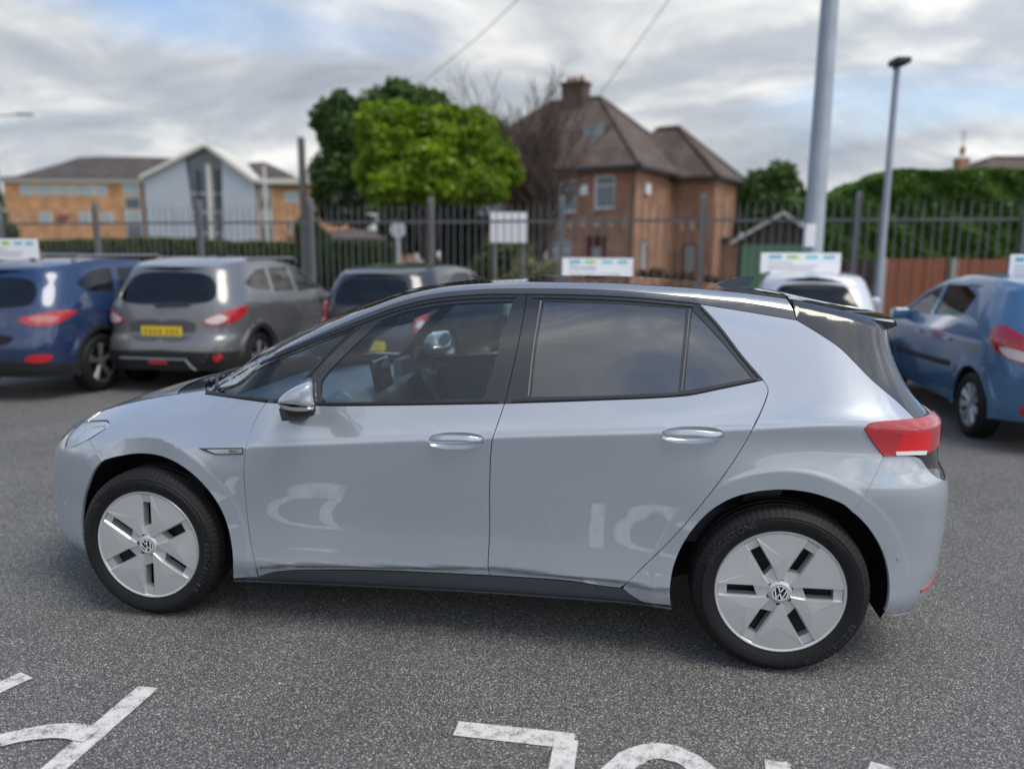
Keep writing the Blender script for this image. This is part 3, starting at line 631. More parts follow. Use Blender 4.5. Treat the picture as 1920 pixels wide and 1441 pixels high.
# ---- writing
def glyphs(txt, size=1., font_scale=1.):
    c = bpy.data.curves.new('lettering', 'FONT'); c.body = txt; c.size = size; c.resolution_u = 3; c.fill_mode = 'FRONT' if hasattr(c, 'fill_mode') else 'FRONT'
    o = bpy.data.objects.new('lettering', c); COL.objects.link(o); bpy.context.view_layer.update()
    dg = bpy.context.evaluated_depsgraph_get(); me = bpy.data.meshes.new_from_object(o.evaluated_get(dg))
    V = np.array([v.co[:] for v in me.vertices]); F = [tuple(p.vertices) for p in me.polygons]
    bpy.data.objects.remove(o); bpy.data.curves.remove(c); bpy.data.meshes.remove(me); return V, F
def flat_text(name, txt, m, parent, loc, right, up, height, width=None, lift=.001):
    V, F = glyphs(txt); V = V[:, :2]-V[:, :2].min(0); s_ = height/V[:, 1].max(); sx = s_ if width is None else width/V[:, 0].max()
    right = Vector(right).normalized(); up = Vector(up).normalized(); n = right.cross(up)
    return mobj(name, [Vector(loc)+right*(a*sx)+up*(b*s_)+n*lift for a, b in V], F, m, parent)
# PRO badge on the wing
bg = cat_(T([(372, 840), (456, 839)], 5)[:-1], T([(456, 839), (456, 851)], 5)[:-1], T([(456, 851), (404, 852), (390, 848), (372, 840)], 5)[:-1])
bi = cat_(T([(388, 842.2), (455, 841.2)], 5)[:-1], T([(455, 841.2), (455, 849)], 5)[:-1], T([(455, 849), (406, 849.6), (388, 842.2)], 5)[:-1])
silver = mat('silver_plate', (.52, .55, .58), .3, metal=.7)
WG = [o for o in car.children if o.name.startswith('front_wing')]
for mi, w_ in zip((False, True), WG):
    B = skin_panel(S3, 'wing_badge', bg, black_gloss, w_, mirror=mi, off=.003, depth=.003, h=.02)
    skin_panel(S3, 'badge_plate', bi, silver, B, mirror=mi, off=.0042, depth=.001, h=.02)
    V, F = glyphs('PRO'); V = V[:, :2]-V[:, :2].min(0); q0 = S3.solve([(430, 848)])[0]; sx = .043/V[:, 0].max(); sz = .0125/V[:, 1].max()
    if mi: V[:, 0] = V[:, 0].max()-V[:, 0]
    uu = q0[0]+V[:, 0]*sx; zz = q0[1]+V[:, 1]*sz+V[:, 0]*sx*.08; mobj('lettering', (S3.ev(uu, zz)+S3.nrm(uu, zz)*.0055)*([1, -1, 1] if mi else [1, 1, 1]), F, dark, B)
# ---- door mirrors
def mirror_part(name, outl, m, parent, scales, mi, cy):
    o_ = on_y([p[0] for p in outl], [p[1] for p in outl], -1.04)[:, [0, 2]]; o_ = smooth_line(o_, .01, closed=True); c = np.array(cy)
    xf_ = o_[:, 0].min(); b = MB(); b.loft([[(xf_+(c[0]+(p[0]-c[0])*s_-xf_)*(1-2.9*max(0, y+1.10)), y*(-1 if mi else 1), c[1]+(p[1]-c[1])*s2) for p in o_] for y, s_, s2 in scales]); return b.build(name, m, parent, True, ang=70)
mc = on_y(568, 742, -1.04)
for mi in (False, True):
    D = DF[1 if mi else 0]
    MS = mirror_part('door_mirror', [(528, 750), (534, 739), (552, 726), (578, 716), (597, 714), (601, 735), (603, 757), (565, 755)], paint, D, [(-1.125, .42, .5), (-1.118, .66, .74), (-1.10, .86, .9), (-1.07, .97, .98), (-1.03, 1.0, 1.), (-.98, 1., 1.), (-.945, .9, .92), (-.935, .6, .6)], mi, (mc[0], mc[2]))
    mirror_part('turn_signal', [(529, 751), (560, 756), (602, 758), (602, 764), (565, 764), (534, 758)], chrome, MS, [(-1.116, .7, .9), (-1.10, .88, .95), (-1.06, .99, 1.), (-1.0, 1., 1.), (-.95, .9, 1.)], mi, (mc[0], mc[2]-.03))
    mirror_part('mirror_base', [(533, 757), (565, 763), (603, 763), (603, 775), (575, 779), (548, 774)], trim, MS, [(-1.10, .72, .8), (-1.08, .92, .95), (-1.03, 1., 1.), (-.98, 1., 1.), (-.94, .85, .9)], mi, (mc[0], mc[2]-.05))
    a = on_y([546, 578, 586, 556], [766, 766, 778, 778], -1.0); b_ = on_y([522, 562, 570, 528], [766, 762, 789, 789], -.90)
    f_ = MB(); f_.loft([[(p[0], p[1]*(-1 if mi else 1), p[2]) for p in q] for q in (a, (a+b_)/2-[0, 0, .004], b_, b_+[0, .05, .01])]); f_.build('mirror_arm', trim, MS, True, bevel=.005)
    gx = on_y([603.5], [737], -1.04)[0]; wd = gx[0]-mc[0]+.075; g_ = MB()
    g_.loft([[(mc[0]-.075+wd*(1-2.9*(.065+.062*math.cos(t)*s1))+.002*k, (-1.035+.062*math.cos(t)*s1)*(-1 if mi else 1), gx[2]-.003+.045*math.sin(t)*s1) for t in np.linspace(0, 2*math.pi, 25)[:-1]] for k, s1 in ((0, 1), (1, 1), (1, .9), (0, .9))]); g_.build('mirror_glass', chrome, MS, True)
# ---- roof aerial, tailgate wiper, screen wipers
P0 = [float(v[0]) for v in E_top(np.array([1.25]))]; zr = P0[2]+float(d_z(1.25))
f_ = MB(); f_.loft([[(1.11+.20*t+(.0 if k == 0 else .03+.05*t*0), y*(1-.75*k*(1-.2*t)), zr-.006-.012*t*0+(.0 if k == 0 else .045*min(1, t*1.6)**.7)) for k, y in ((0, -.032), (1, -.02), (1, .02), (0, .032))] for t in (0, .15, .35, .6, .85, 1)]); f_.build('roof_aerial', black_gloss, car, True, ang=50)
for yy in (-.50, .12):
    u_ = np.linspace(u_cowl-.02, u_cowl-.03, 2); x, w, z = [float(v) for v in E_top(np.array([u_cowl-.03]))]
    def sc(q, du=0.): x, w, z = [float(v) for v in E_top(np.array([u_cowl+du]))]; return Vector((x+float(d_x(u_cowl+du))*(1-q*q), q*w, z+float(d_z(u_cowl+du))*(1-q*q)+.012))
    b_ = MB(); b_.tube([sc(yy/.83, .02), sc(yy/.83-.2, .035), sc(yy/.83-.55 if yy > 0 else yy/.83+.45, .05)], .007, 8); b_.tube([sc(yy/.83-.5, .04), sc(yy/.83+.3, .03)], .009, 8); b_.build('wiper', trim, car, True)
f_ = MB(); f_.tube([(1.99, 0, 1.09), (2.02, 0, 1.09), (2.015, .1, 1.10), (1.99, .38, 1.12)], .009, 8); f_.build('rear_wiper', trim, car, True)
# ---- cabin
cab = mat('cabin_dark', (.06, .065, .07), .6); cab2 = mat('cabin_grey', (.24, .26, .275), .6); cab3 = mat('cabin_light', (.32, .36, .38), .6); seatm = mat('seat_cloth', (.10, .105, .115), .85, bump=(300, .2))
b_ = MB(); b_.loft([[(x, y, z) for x, z in ((-1.30, .86), (-1.28, .93), (-.80, .985), (-.62, .97), (-.56, .90), (-.58, .78), (-.75, .62), (-1.2, .6))] for y in np.linspace(-.74, .74, 7)]); b_.build('dashboard', mat('dashboard_grey', (.50, .58, .61), .5), car, True, bevel=.02)
b_ = MB(); b_.box((0, 0, 0), (.02, .26, .17), .008); o = b_.build('touch_screen', black_gloss, car, loc=(-.56, 0, 1.03)); o.rotation_euler = (0, math.radians(-10), 0)
b_ = MB(); b_.box((0, 0, 0), (.05, .20, .10), .012); o = b_.build('instrument_pod', cab2, car, loc=(-.56, .37, 1.02))
sw = empty('steering_wheel', (-.40, .37, .965)); sw.parent = car; sw.rotation_euler = (0, math.radians(-22), 0)
b_ = MB(); b_.tube([(0, .178*math.cos(t), .172*math.sin(t)) for t in np.linspace(0, 2*math.pi, 41)], .016, 10, cap=False); b_.build('rim', cab, sw, True)
b_ = MB(); b_.box((-.01, 0, -.01), (.045, .12, .11), .02); b_.box((-.005, .10, 0), (.02, .13, .035), .008); b_.box((-.005, -.10, 0), (.02, .13, .035), .008); b_.box((-.005, 0, -.10), (.02, .045, .12), .008); b_.build('spokes', cab2, sw, True)
b_ = MB(); b_.tube([(.016, 0, -.01), (.020, 0, -.01)], .022, 20); b_.build('emblem', chrome, sw, True)
b_ = MB(); b_.tube([(-.12, 0, -.02), (-.01, 0, 0)], .05, 16); b_.build('column', cab, sw, True)
def seat(x, y, w=.5):
    t = empty('seat', (x, y, 0)); t.parent = car
    b = MB(); b.box((0, 0, .50), (.52, w, .16), .05, seg=3); b.box((-.02, w*.42, .54), (.46, .09, .14), .04, seg=3); b.box((-.02, -w*.42, .54), (.46, .09, .14), .04, seg=3); b.build('cushion', seatm, t, True)
    b = MB(); rt = Matrix.Rotation(math.radians(17), 3, 'Y')
    b.loft([[(.23+.20*k-th*(1 if i in (0, 3) else -1), yy, .52+.62*k) for i, (yy, th) in enumerate(((-w/2*(1-.22*k*k), .07-.02*k), (-w/2*(1-.22*k*k), .07-.02*k), (w/2*(1-.22*k*k), .07-.02*k), (w/2*(1-.22*k*k), .07-.02*k)))] for k in (0, .25, .5, .75, 1)]); b.build('backrest', seatm, t, True, bevel=.03, ang=60)
    b = MB(); b.box((.49, 0, 1.235), (.09, .27, .17), .035, seg=3); b.tube([(.45, -.06, 1.10), (.47, -.06, 1.19)], .007, 8); b.tube([(.45, .06, 1.10), (.47, .06, 1.19)], .007, 8); b.build('headrest', cab, t, True)
for y in (-.37, .37): seat(.10, y)
b_ = MB(); b_.box((1.05, 0, .52), (.5, 1.3, .18), .05); b_.build('rear_seat_cushion', seatm, car, True)
b_ = MB(); b_.box((0, 0, 0), (.16, 1.3, .62), .06, rot=Matrix.Rotation(math.radians(20), 3, 'Y')); o = b_.build('rear_seat_back', seatm, car, True, loc=(1.40, 0, .84))
for y in (-.4, 0, .4):
    b_ = MB(); b_.box((0, 0, 0), (.09, .25, .15), .035); b_.build('headrest', cab, car, True, loc=(1.50, y, 1.20))
b_ = MB(); b_.box((0, 0, .40), (1.8, 1.5, .04)); b_.box((-.1, 0, .52), (1.0, .22, .24), .04); b_.build('cabin_floor', cab, car)
for sy in (-1, 1):
    b_ = MB(); b_.loft([[(x, sy*(.80-.02*k), z) for k, z in ((0, .42), (1, .70), (1.5, .93), (2.6, .985)) ] + [(x, sy*.835, .985), (x, sy*.84, .42)] for x in (-.74, -.2, .2, .6, .88)]); b_.build('door_lining', mat('door_lining_grey', (.34, .39, .41), .55), car, True, ang=30)
hd = cap_panel('headlining', np.linspace(-.2, u_rb, 16), edge, d_x, d_z, cab3, car, off=-.03, q0=-.93, q1=.93)
b_ = MB(); b_.box((-.42, 0, 1.33), (.03, .22, .06), .012); b_.build('interior_mirror', cab, car, True)
# ---- wheels
tyre_m = mat('tyre_rubber', (.010, .010, .011), .60, bump=(220, .25), spec=.3); tyre_t = mat('tyre_lettering', (.028, .028, .030), .45)
alloy = mat('hubcap_silver', (.58, .59, .60), .28, metal=.45, coat=.5, cr_=.08); steel = mat('steel_rim', (.008, .008, .009), .6)
def tyre(parent, R=.347, rr=.252, w=.215, notch=True, text=True):
    h = w/2; prof = [(rr-.02, -h+.04), (rr-.004, -h+.014), (rr+.006, -h+.009), (rr+.018, -h+.002), (rr+.040, -h-.004), (rr+.052, -h-.004), (R-.040, -h+.004), (R-.034, -h+.0035), (R-.030, -h+.0075), (R-.020, -h+.014), (R-.010, -h+.022), (R-.003, -h+.034), (R, -h+.052)]
    n0 = len(prof)
    for g in (-.045, 0., .045):
        prof += [(R+.001, g-.006), (R-.007, g-.004), (R-.007, g+.004), (R+.001, g+.006)]
    prof += [(r, -y) for r, y in prof[:n0][::-1]]
    def mod(i, j, r):
        if not notch: return r
        k = i % 3
        if 8 <= j <= 12 or (n0+12+0) <= j <= (n0+12+4): return r-(.003 if k == 0 else 0)
        return r
    o = lathe('tyre', prof, 260 if notch else 48, tyre_m, parent, True, mod, 28)
    if text:
        for a0, rev in ((math.radians(-58), 1), (math.radians(122), 1), (math.radians(175), 1)):
            pass
        for a_mid, word in ((-38, 'BRIDGESTONE'), (142, 'BRIDGESTONE'), (60, 'TURANZA')):
            V, F = glyphs(word); V = V[:, :2]-V[:, :2].min(0); hgt = .026 if word[0] == 'B' else .016; s_ = hgt/V[:, 1].max(); r0 = rr+.036
            Lw = V[:, 0].max()*s_*1.05; am = math.radians(a_mid); P = []
            for a, b in V:
                r = r0+b*s_; an = am+(Lw/2-a*s_*1.05)/(r0+.012); P.append((r*math.cos(an), -h-.0052+(.0045*max(0, (b*s_-.020)/.01) if hgt > .02 else 0), r*math.sin(an)))
            mobj('tyre_lettering', P, F, tyre_t, o)
    return o
def rot2(p, a): return (p[0]*math.cos(a)-p[1]*math.sin(a), p[0]*math.sin(a)+p[1]*math.cos(a))
def hubcap(parent, R=.2545, y0=-.100):
    o = MB(); bm = o.bm
    def v(x, z, y): return bm.verts.new((x*R, y0+y, z*R))
    for k in range(6):
        a = math.radians(60*k+8); b = math.radians(60*(k+1)+8)
        def A(x, z, y=0.): q = rot2((x, z), a); return v(q[0], q[1], y)
        def B(x, z, y=0.): q = rot2((x, z), b); return v(q[0], q[1], y)
        c = .010; t = 0.0     # channel floor depth (towards the car = +y)
        # channel of slot k : inner floor, hole walls, outer pocket
        i0, i1 = A(.16, -.055, c*.4), A(.20, .075, c*.4); h0, h1 = A(.40, -.085, c), A(.34, .080, c); h2, h3 = A(.80, -.085, c), A(.80, .080, c)
        o0, o1 = A(.94, -.085, c*.8), A(.935, .085, c*.8)
        bm.faces.new((i0, i1, h1, h0)); bm.faces.new((h2, h3, o1, o0))
        w = [A(.40, -.085, .050), A(.34, .080, .050), A(.80, .080, .050), A(.80, -.085, .050)]
        for p, q, r, s_ in ((h0, h1, w[1], w[0]), (h1, h3, w[2], w[1]), (h3, h2, w[3], w[2]), (h2, h0, w[0], w[3])): bm.faces.new((p, q, r, s_))
        # channel side walls up to the petals
        def strip(P0, P1): 
            for (p, q), (r, s_) in zip(zip(P0, P0[1:]), zip(P1, P1[1:])): bm.faces.new((p, q, s_, r))
        e1 = [A(.20, .075, c*.4), A(.34, .080, c), A(.80, .080, c), A(.935, .085, c*.8)]; f1 = [A(.20, .085, t), A(.34, .105, t-.001), A(.80, .105, t+.000), A(.925, .105, t+.001)]
        strip(e1, f1)
        e2 = [B(.16, -.055, c*.4), B(.40, -.085, c), B(.80, -.085, c), B(.94, -.085, c*.8)]; f2 = [B(.16, -.066, t), B(.40, -.105, t-.003), B(.80, -.100, t-.002), B(.93, -.100, t)]
        strip(e2, f2)
        # petal: two facets meeting on a kinked crease
        def ar(r, deg, y): q = (r*math.cos(a+math.radians(deg)), r*math.sin(a+math.radians(deg))); return v(q[0], q[1], y)
        cr1 = ar(.57, 27, t-.0035); rim = [ar(.955, g, t+.0015) for g in (6.3, 13, 20, 27, 34, 41, 48, 53.6)]
        bm.faces.new((f1[0], f1[1], cr1)); bm.faces.new((f1[1], f1[2], cr1)); bm.faces.new((f1[2], f1[3], rim[0], cr1)) if 0 else bm.faces.new((f1[2], f1[3], cr1))
        for p, q in zip([f1[3]]+rim, rim): 
            if p is not q: bm.faces.new((p, q, cr1))
        bm.faces.new((rim[-1], f2[3], cr1)); bm.faces.new((f2[3], f2[2], cr1)); bm.faces.new((f2[2], f2[1], cr1)); bm.faces.new((f2[1], f2[0], cr1)); bm.faces.new((f2[0], f1[0], cr1))
    bmesh.ops.remove_doubles(bm, verts=bm.verts, dist=.00015)
    for f in bm.faces:
        f.normal_update()
        if f.normal.y > .2: f.normal_flip()
    H = bpy.data.meshes.new('hubcap'); bm.to_mesh(H); bm.free(); H.materials.append(alloy); H = link('hubcap', H, parent)
    lathe('hubcap_rim', [(R*.94, y0+.0095), (R*.945, y0+.003), (R*.955, y0+.0005), (R*.985, y0-.001), (R, y0+.004), (R*1.003, y0+.014)], 96, alloy, H)
    lathe('hub', [(.0005, y0-.003), (R*.130, y0-.003), (R*.145, y0-.0025), (R*.16, y0-.0005), (R*.19, y0+.005)], 48, alloy, H)
    B_d = lathe('badge_disc', [(.0005, y0-.0045), (R*.128, y0-.0045), (R*.128, y0-.002)], 40, black_gloss, H)
    L = MB(); r = R*.128; yb = y0-.0055
    def bar(p, q, w_):
        d = Vector((q[0]-p[0], q[1]-p[1])).normalized(); n = Vector((-d.y, d.x))*w_/2; pts = [(p[0]+n.x, p[1]+n.y), (q[0]+n.x, q[1]+n.y), (q[0]-n.x, q[1]-n.y), (p[0]-n.x, p[1]-n.y)]
        L.poly([(x*r, yb, z*r) for x, z in pts])
    for i in range(40):
        a, b = 2*math.pi*i/40, 2*math.pi*(i+1)/40; L.poly([(r*.96*math.cos(a), yb, r*.96*math.sin(a)), (r*.96*math.cos(b), yb, r*.96*math.sin(b)), (r*.84*math.cos(b), yb, r*.84*math.sin(b)), (r*.84*math.cos(a), yb, r*.84*math.sin(a))])
    for p, q in (((-.34, .76), (-.02, .12)), ((.34, .76), (.02, .12)), ((-.70, .42), (-.32, -.74)), ((-.32, -.74), (-.02, -.06)), ((.02, -.06), (.32, -.74)), ((.32, -.74), (.70, .42))): bar(p, q, .13)
    e_ = L.build('emblem', mat('emblem_white', (.78, .79, .80), .3), H); return H
def wheel(parent, loc, rz=0, spin=0.):
    w_ = empty('wheel', loc); w_.parent = parent; w_.rotation_euler = (0, spin, rz) if not rz else (0, spin, rz)
    tyre(w_); hubcap(w_)
    lathe('steel_rim', [(.0005, -.035), (.06, -.04), (.10, -.02), (.17, -.03), (.225, -.045), (.236, -.09), (.245, -.098), (.232, .0), (.236, .09)], 64, steel, w_)
    b = MB()
    for k in range(5): a = 2*math.pi*k/5; b.tube([(.055*math.cos(a), -.06, .055*math.sin(a)), (.055*math.cos(a), -.03, .055*math.sin(a))], .010, 6)
    b.build('wheel_bolts', steel, w_, True); return w_
wy = -.7855
w0 = wheel(car, (HUBS[0], wy, .345), 0, math.radians(-20))
for (x, y, rz, spn) in ((HUBS[1], wy, 0, math.radians(7)), (HUBS[0], -wy, math.pi, .3), (HUBS[1], -wy, math.pi, 1.1)):
    w_ = copy_tree(w0, car); w_.location = (x, y, .345); w_.rotation_euler = (0, spn, rz)
# ================================================================== ground and painted words
def asphalt():
    m = bpy.data.materials.new('asphalt'); m.use_nodes = True; t = m.node_tree; b = t.nodes['Principled BSDF']; c = N(t, 'ShaderNodeTexCoord')
    v = N(t, 'ShaderNodeTexVoronoi'); v.inputs['Scale'].default_value = 285; t.links.new(c.outputs['Object'], v.inputs['Vector'])
    sx = N(t, 'ShaderNodeSeparateColor'); t.links.new(v.outputs['Color'], sx.inputs[0])
    r = N(t, 'ShaderNodeValToRGB'); cr = r.color_ramp; cr.elements[0].position = 0.0; cr.elements[0].color = (.030, .030, .030, 1); cr.elements[1].position = 1; cr.elements[1].color = (.60, .585, .55, 1)
    for p, k in ((.45, .060), (.75, .13), (.93, .24)): e = cr.elements.new(p); e.color = (k, k*.985, k*.93, 1)
    t.links.new(sx.outputs[0], r.inputs[0])
    n = N(t, 'ShaderNodeTexNoise'); n.inputs['Scale'].default_value = .9; n.inputs['Detail'].default_value = 6; n.inputs['Roughness'].default_value = .65; t.links.new(c.outputs['Object'], n.inputs['Vector'])
    mr = N(t, 'ShaderNodeMapRange'); mr.inputs[1].default_value = .3; mr.inputs[2].default_value = .7; mr.inputs[3].default_value = 1.25; mr.inputs[4].default_value = 1.8; t.links.new(n.outputs[0], mr.inputs[0])
    n3 = N(t, 'ShaderNodeTexNoise'); n3.inputs['Scale'].default_value = 3.3; n3.inputs['Detail'].default_value = 8; n3.inputs['Roughness'].default_value = .7; n3.inputs['Distortion'].default_value = 1.2; t.links.new(c.outputs['Object'], n3.inputs['Vector'])
    m3 = N(t, 'ShaderNodeMapRange'); m3.inputs[1].default_value = .60; m3.inputs[2].default_value = .72; m3.inputs[3].default_value = 1.; m3.inputs[4].default_value = .70; t.links.new(n3.outputs[0], m3.inputs[0])
    mm = N(t, 'ShaderNodeMath', operation='MULTIPLY'); t.links.new(mr.outputs[0], mm.inputs[0]); t.links.new(m3.outputs[0], mm.inputs[1])
    x = N(t, 'ShaderNodeVectorMath', operation='SCALE'); t.links.new(r.outputs[0], x.inputs[0]); t.links.new(mm.outputs[0], x.inputs['Scale']); t.links.new(x.outputs[0], b.inputs['Base Color'])
    rr = N(t, 'ShaderNodeMapRange'); rr.inputs[3].default_value = .42; rr.inputs[4].default_value = .8; t.links.new(sx.outputs[1], rr.inputs[0]); t.links.new(rr.outputs[0], b.inputs['Roughness'])
    bp = N(t, 'ShaderNodeBump'); bp.inputs['Strength'].default_value = .9; bp.inputs['Distance'].default_value = .004
    iv = N(t, 'ShaderNodeMath', operation='MULTIPLY_ADD'); t.links.new(v.outputs['Distance'], iv.inputs[0]); iv.inputs[1].default_value = -1.; t.links.new(sx.outputs[2], iv.inputs[2]); t.links.new(iv.outputs[0], bp.inputs['Height']); t.links.new(bp.outputs[0], b.inputs['Normal'])
    MATS['asphalt'] = m; return m
ASP = asphalt()
g_ = mobj('car_park', [(-600, -600, 0), (600, -600, 0), (600, 900, 0), (-600, 900, 0)], [(0, 1, 2, 3)], ASP); tag(g_, kind='structure')
def road_paint():
    m = bpy.data.materials.new('road_paint'); m.use_nodes = True; t = m.node_tree; b = t.nodes['Principled BSDF']; c = N(t, 'ShaderNodeTexCoord')
    v = N(t, 'ShaderNodeTexVoronoi'); v.inputs['Scale'].default_value = 285; t.links.new(c.outputs['Object'], v.inputs['Vector']); sx = N(t, 'ShaderNodeSeparateColor'); t.links.new(v.outputs['Color'], sx.inputs[0])
    n = N(t, 'ShaderNodeTexNoise'); n.inputs['Scale'].default_value = 22; n.inputs['Detail'].default_value = 8; t.links.new(c.outputs['Object'], n.inputs['Vector'])
    ad = N(t, 'ShaderNodeMath', operation='MULTIPLY_ADD'); t.links.new(sx.outputs[0], ad.inputs[0]); ad.inputs[1].default_value = .35; t.links.new(n.outputs[0], ad.inputs[2])
    r = N(t, 'ShaderNodeValToRGB'); cr = r.color_ramp; cr.elements[0].position = .60; cr.elements[0].color = (.66, .65, .62, 1); cr.elements[1].position = .92; cr.elements[1].color = (.16, .155, .15, 1); e = cr.elements.new(.78); e.color = (.50, .49, .47, 1)
    t.links.new(ad.outputs[0], r.inputs[0]); t.links.new(r.outputs[0], b.inputs['Base Color']); b.inputs['Roughness'].default_value = .7
    bp = N(t, 'ShaderNodeBump'); bp.inputs['Strength'].default_value = .6; bp.inputs['Distance'].default_value = .003; t.links.new(sx.outputs[1], bp.inputs['Height']); t.links.new(bp.outputs[0], b.inputs['Normal']); return m
RP = road_paint()
def strokes(name, lines, w, label, group='painted letters on the car park'):
    V = []; F = []
    for pts in lines:
        c = smooth_line(pts, .04) if len(pts) > 2 else np.array(pts, float); t = np.gradient(c, axis=0); t /= np.linalg.norm(t, axis=1)[:, None]; n = np.stack([-t[:, 1], t[:, 0]], 1)
        k = len(V); z = .004+.004*(lines.index(pts))
        for a, d in zip(c, n): 
            j = rng.normal(0, .0025, 2); V += [(a[0]+d[0]*(w/2+j[0]), a[1]+d[1]*(w/2+j[0]), z), (a[0]-d[0]*(w/2+j[1]), a[1]-d[1]*(w/2+j[1]), z)]
        F += [(k+2*i, k+2*i+1, k+2*i+3, k+2*i+2) for i in range(len(c)-1)]
    o = mobj(name, V, F, RP); tag(o, label, 'road marking', group); return o
GP = lambda *p: [tuple(on_ground(x, y)[:2]) for x, y in p]
strokes('painted_letter', [[(-1.03, -1.43), (-1.035, -2.24)], [(-1.03, -1.74), (-1.17, -1.74), (-1.33, -1.84), (-1.38, -1.98), (-1.32, -2.13), (-1.18, -2.20), (-1.03, -2.20)]], .085, 'white painted P with a long straight stem, bottom left of the tarmac')
strokes('painted_letter', [GP((50, 1266), (-60, 1315)) + [(-1.75, -1.80), (-1.79, -2.24)]], .085, 'short white painted stroke cut off by the left edge of the view')
strokes('painted_letter', [[(.205, -1.475), (.625, -1.475)], [(.60, -1.475), (.59, -2.24)]], .085, 'white painted L, upside down to the viewer, below the middle of the grey hatchback')
strokes('painted_letter', [[(.93+.21*math.cos(t), -1.86+.385*math.sin(t)) for t in np.linspace(0, 2*math.pi, 30)]], .085, 'round white painted O on the tarmac beside the painted L')
strokes('painted_letter', [[(1.30, -1.47), (1.45, -1.9), (1.54, -2.24)], [(1.30, -1.47), (1.24, -1.9), (1.21, -2.24)]], .075, 'white painted letter with two meeting diagonal strokes, right of the painted O')
strokes('painted_letter', [GP((1628, 1440), (1700, 1470), (1760, 1560))], .085, 'white painted curve just entering the bottom edge right of the diagonal letter')

# ================================================================== palisade fence
gal = mat('galvanised_grey', (.22, .225, .24), .5, metal=.3, var=(3, .12)); gal_l = mat('pole_galvanised', (.30, .335, .38), .45, metal=.2, var=(2.5, .12))
def camline(X, D): 
    f = np.array([math.sin(YAW), math.cos(YAW)]); r = np.array([math.cos(YAW), -math.sin(YAW)]); v = CAM[:2]+r*X+f*(D/ math.cos(PITCH)*1.0); return np.array([v[0], v[1]])
F0 = np.array(far(1918, 13.5)[:2]); F1 = np.array(far(186, 18.0)[:2]); fdv = (F1-F0)/np.linalg.norm(F1-F0); fang = math.atan2(fdv[1], fdv[0]); span = np.linalg.norm(F1-F0)/7
fence = empty('palisade_fence', (F0[0], F0[1], 0), fang, label='dark grey steel palisade fence with pointed pales behind the parked cars', cat='fence')
# local x runs left along the fence
zg = .0
pm = MB(); pm.box((0, 0, 1.42), (.10, .008, 2.84)); pm.box((-.045, 0, 1.42), (.008, .10, 2.84)); pm.box((.045, 0, 1.42), (.008, .10, 2.84)); p0 = pm.build('post', gal, fence)
for i in range(-1, 9):
    o = p0 if i == -1 else p0.copy()
    if i > -1: COL.objects.link(o)
    o.location = (i*span, 0, 0)
w = .0115; hgt = 2.72
sec = lambda z, s_=1.: [(-w*s_, .006, z), (-w*.4*s_, -.004, z), (w*.4*s_, -.004, z), (w*s_, .006, z), (w*s_, .0085, z), (w*.4*s_, -.0015, z), (-w*.4*s_, -.0015, z), (-w*s_, .0085, z)]
pl = MB(); pl.loft([sec(.06), sec(hgt-.12), sec(hgt, .12)]); pl0 = pl.build('pale', gal, fence)
npal = int(span*9/.1535)
for i in range(npal):
    o = pl0 if i == 0 else pl0.copy()
    if i: COL.objects.link(o)
    x = -span+.08+i*.1535; o.location = (x, -.065, rng.normal(0, .004)); o.rotation_euler = (0, rng.normal(0, .004), 0)
for z in (.42, 2.34):
    b_ = MB(); b_.box((span*3.5, -.035, z), (span*9, .006, .05)); b_.box((span*3.5, -.015, z+.022), (span*9, .04, .006)); b_.build('rail', gal, fence)

# ================================================================== brick walls, roofs
def brick(name, c1, c2, mortar, scale=1., bw=.225, bh=.075):
    m = bpy.data.materials.new(name); m.use_nodes = True; t = m.node_tree; b = t.nodes['Principled BSDF']; c = N(t, 'ShaderNodeTexCoord'); s_ = N(t, 'ShaderNodeSeparateXYZ'); t.links.new(c.outputs['Object'], s_.inputs[0])
    a = N(t, 'ShaderNodeMath', operation='ADD'); t.links.new(s_.outputs[0], a.inputs[0]); t.links.new(s_.outputs[1], a.inputs[1]); k = N(t, 'ShaderNodeCombineXYZ'); t.links.new(a.outputs[0], k.inputs[0]); t.links.new(s_.outputs[2], k.inputs[1])
    br = N(t, 'ShaderNodeTexBrick'); br.inputs['Scale'].default_value = 1; br.inputs['Brick Width'].default_value = bw*scale; br.inputs['Row Height'].default_value = bh*scale; br.inputs['Mortar Size'].default_value = .006*scale
    br.inputs['Color1'].default_value = (*c1, 1); br.inputs['Color2'].default_value = (*c2, 1); br.inputs['Mortar'].default_value = (*mortar, 1); t.links.new(k.outputs[0], br.inputs['Vector'])
    n = N(t, 'ShaderNodeTexNoise'); n.inputs['Scale'].default_value = 1.3; n.inputs['Detail'].default_value = 5; t.links.new(c.outputs['Object'], n.inputs['Vector']); mr = N(t, 'ShaderNodeMapRange'); mr.inputs[1].default_value = .3; mr.inputs[2].default_value = .7; mr.inputs[3].default_value = .72; mr.inputs[4].default_value = 1.25; t.links.new(n.outputs[0], mr.inputs[0])
    x = N(t, 'ShaderNodeVectorMath', operation='SCALE'); t.links.new(br.outputs['Color'], x.inputs[0]); t.links.new(mr.outputs[0], x.inputs['Scale']); t.links.new(x.outputs[0], b.inputs['Base Color']); b.inputs['Roughness'].default_value = .9
    MATS[name] = m; return m
red_br = brick('red_brick', (.25, .105, .058), (.36, .18, .10), (.34, .28, .22)); org_br = brick('orange_brick', (.60, .28, .11), (.52, .25, .11), (.5, .38, .25), 1.6)
tiles = brick('roof_tiles', (.085, .062, .052), (.12, .088, .072), (.045, .035, .03), 1., .22, .18); slate = brick('slate', (.062, .052, .05), (.085, .072, .066), (.04, .035, .033), 1., .4, .28)
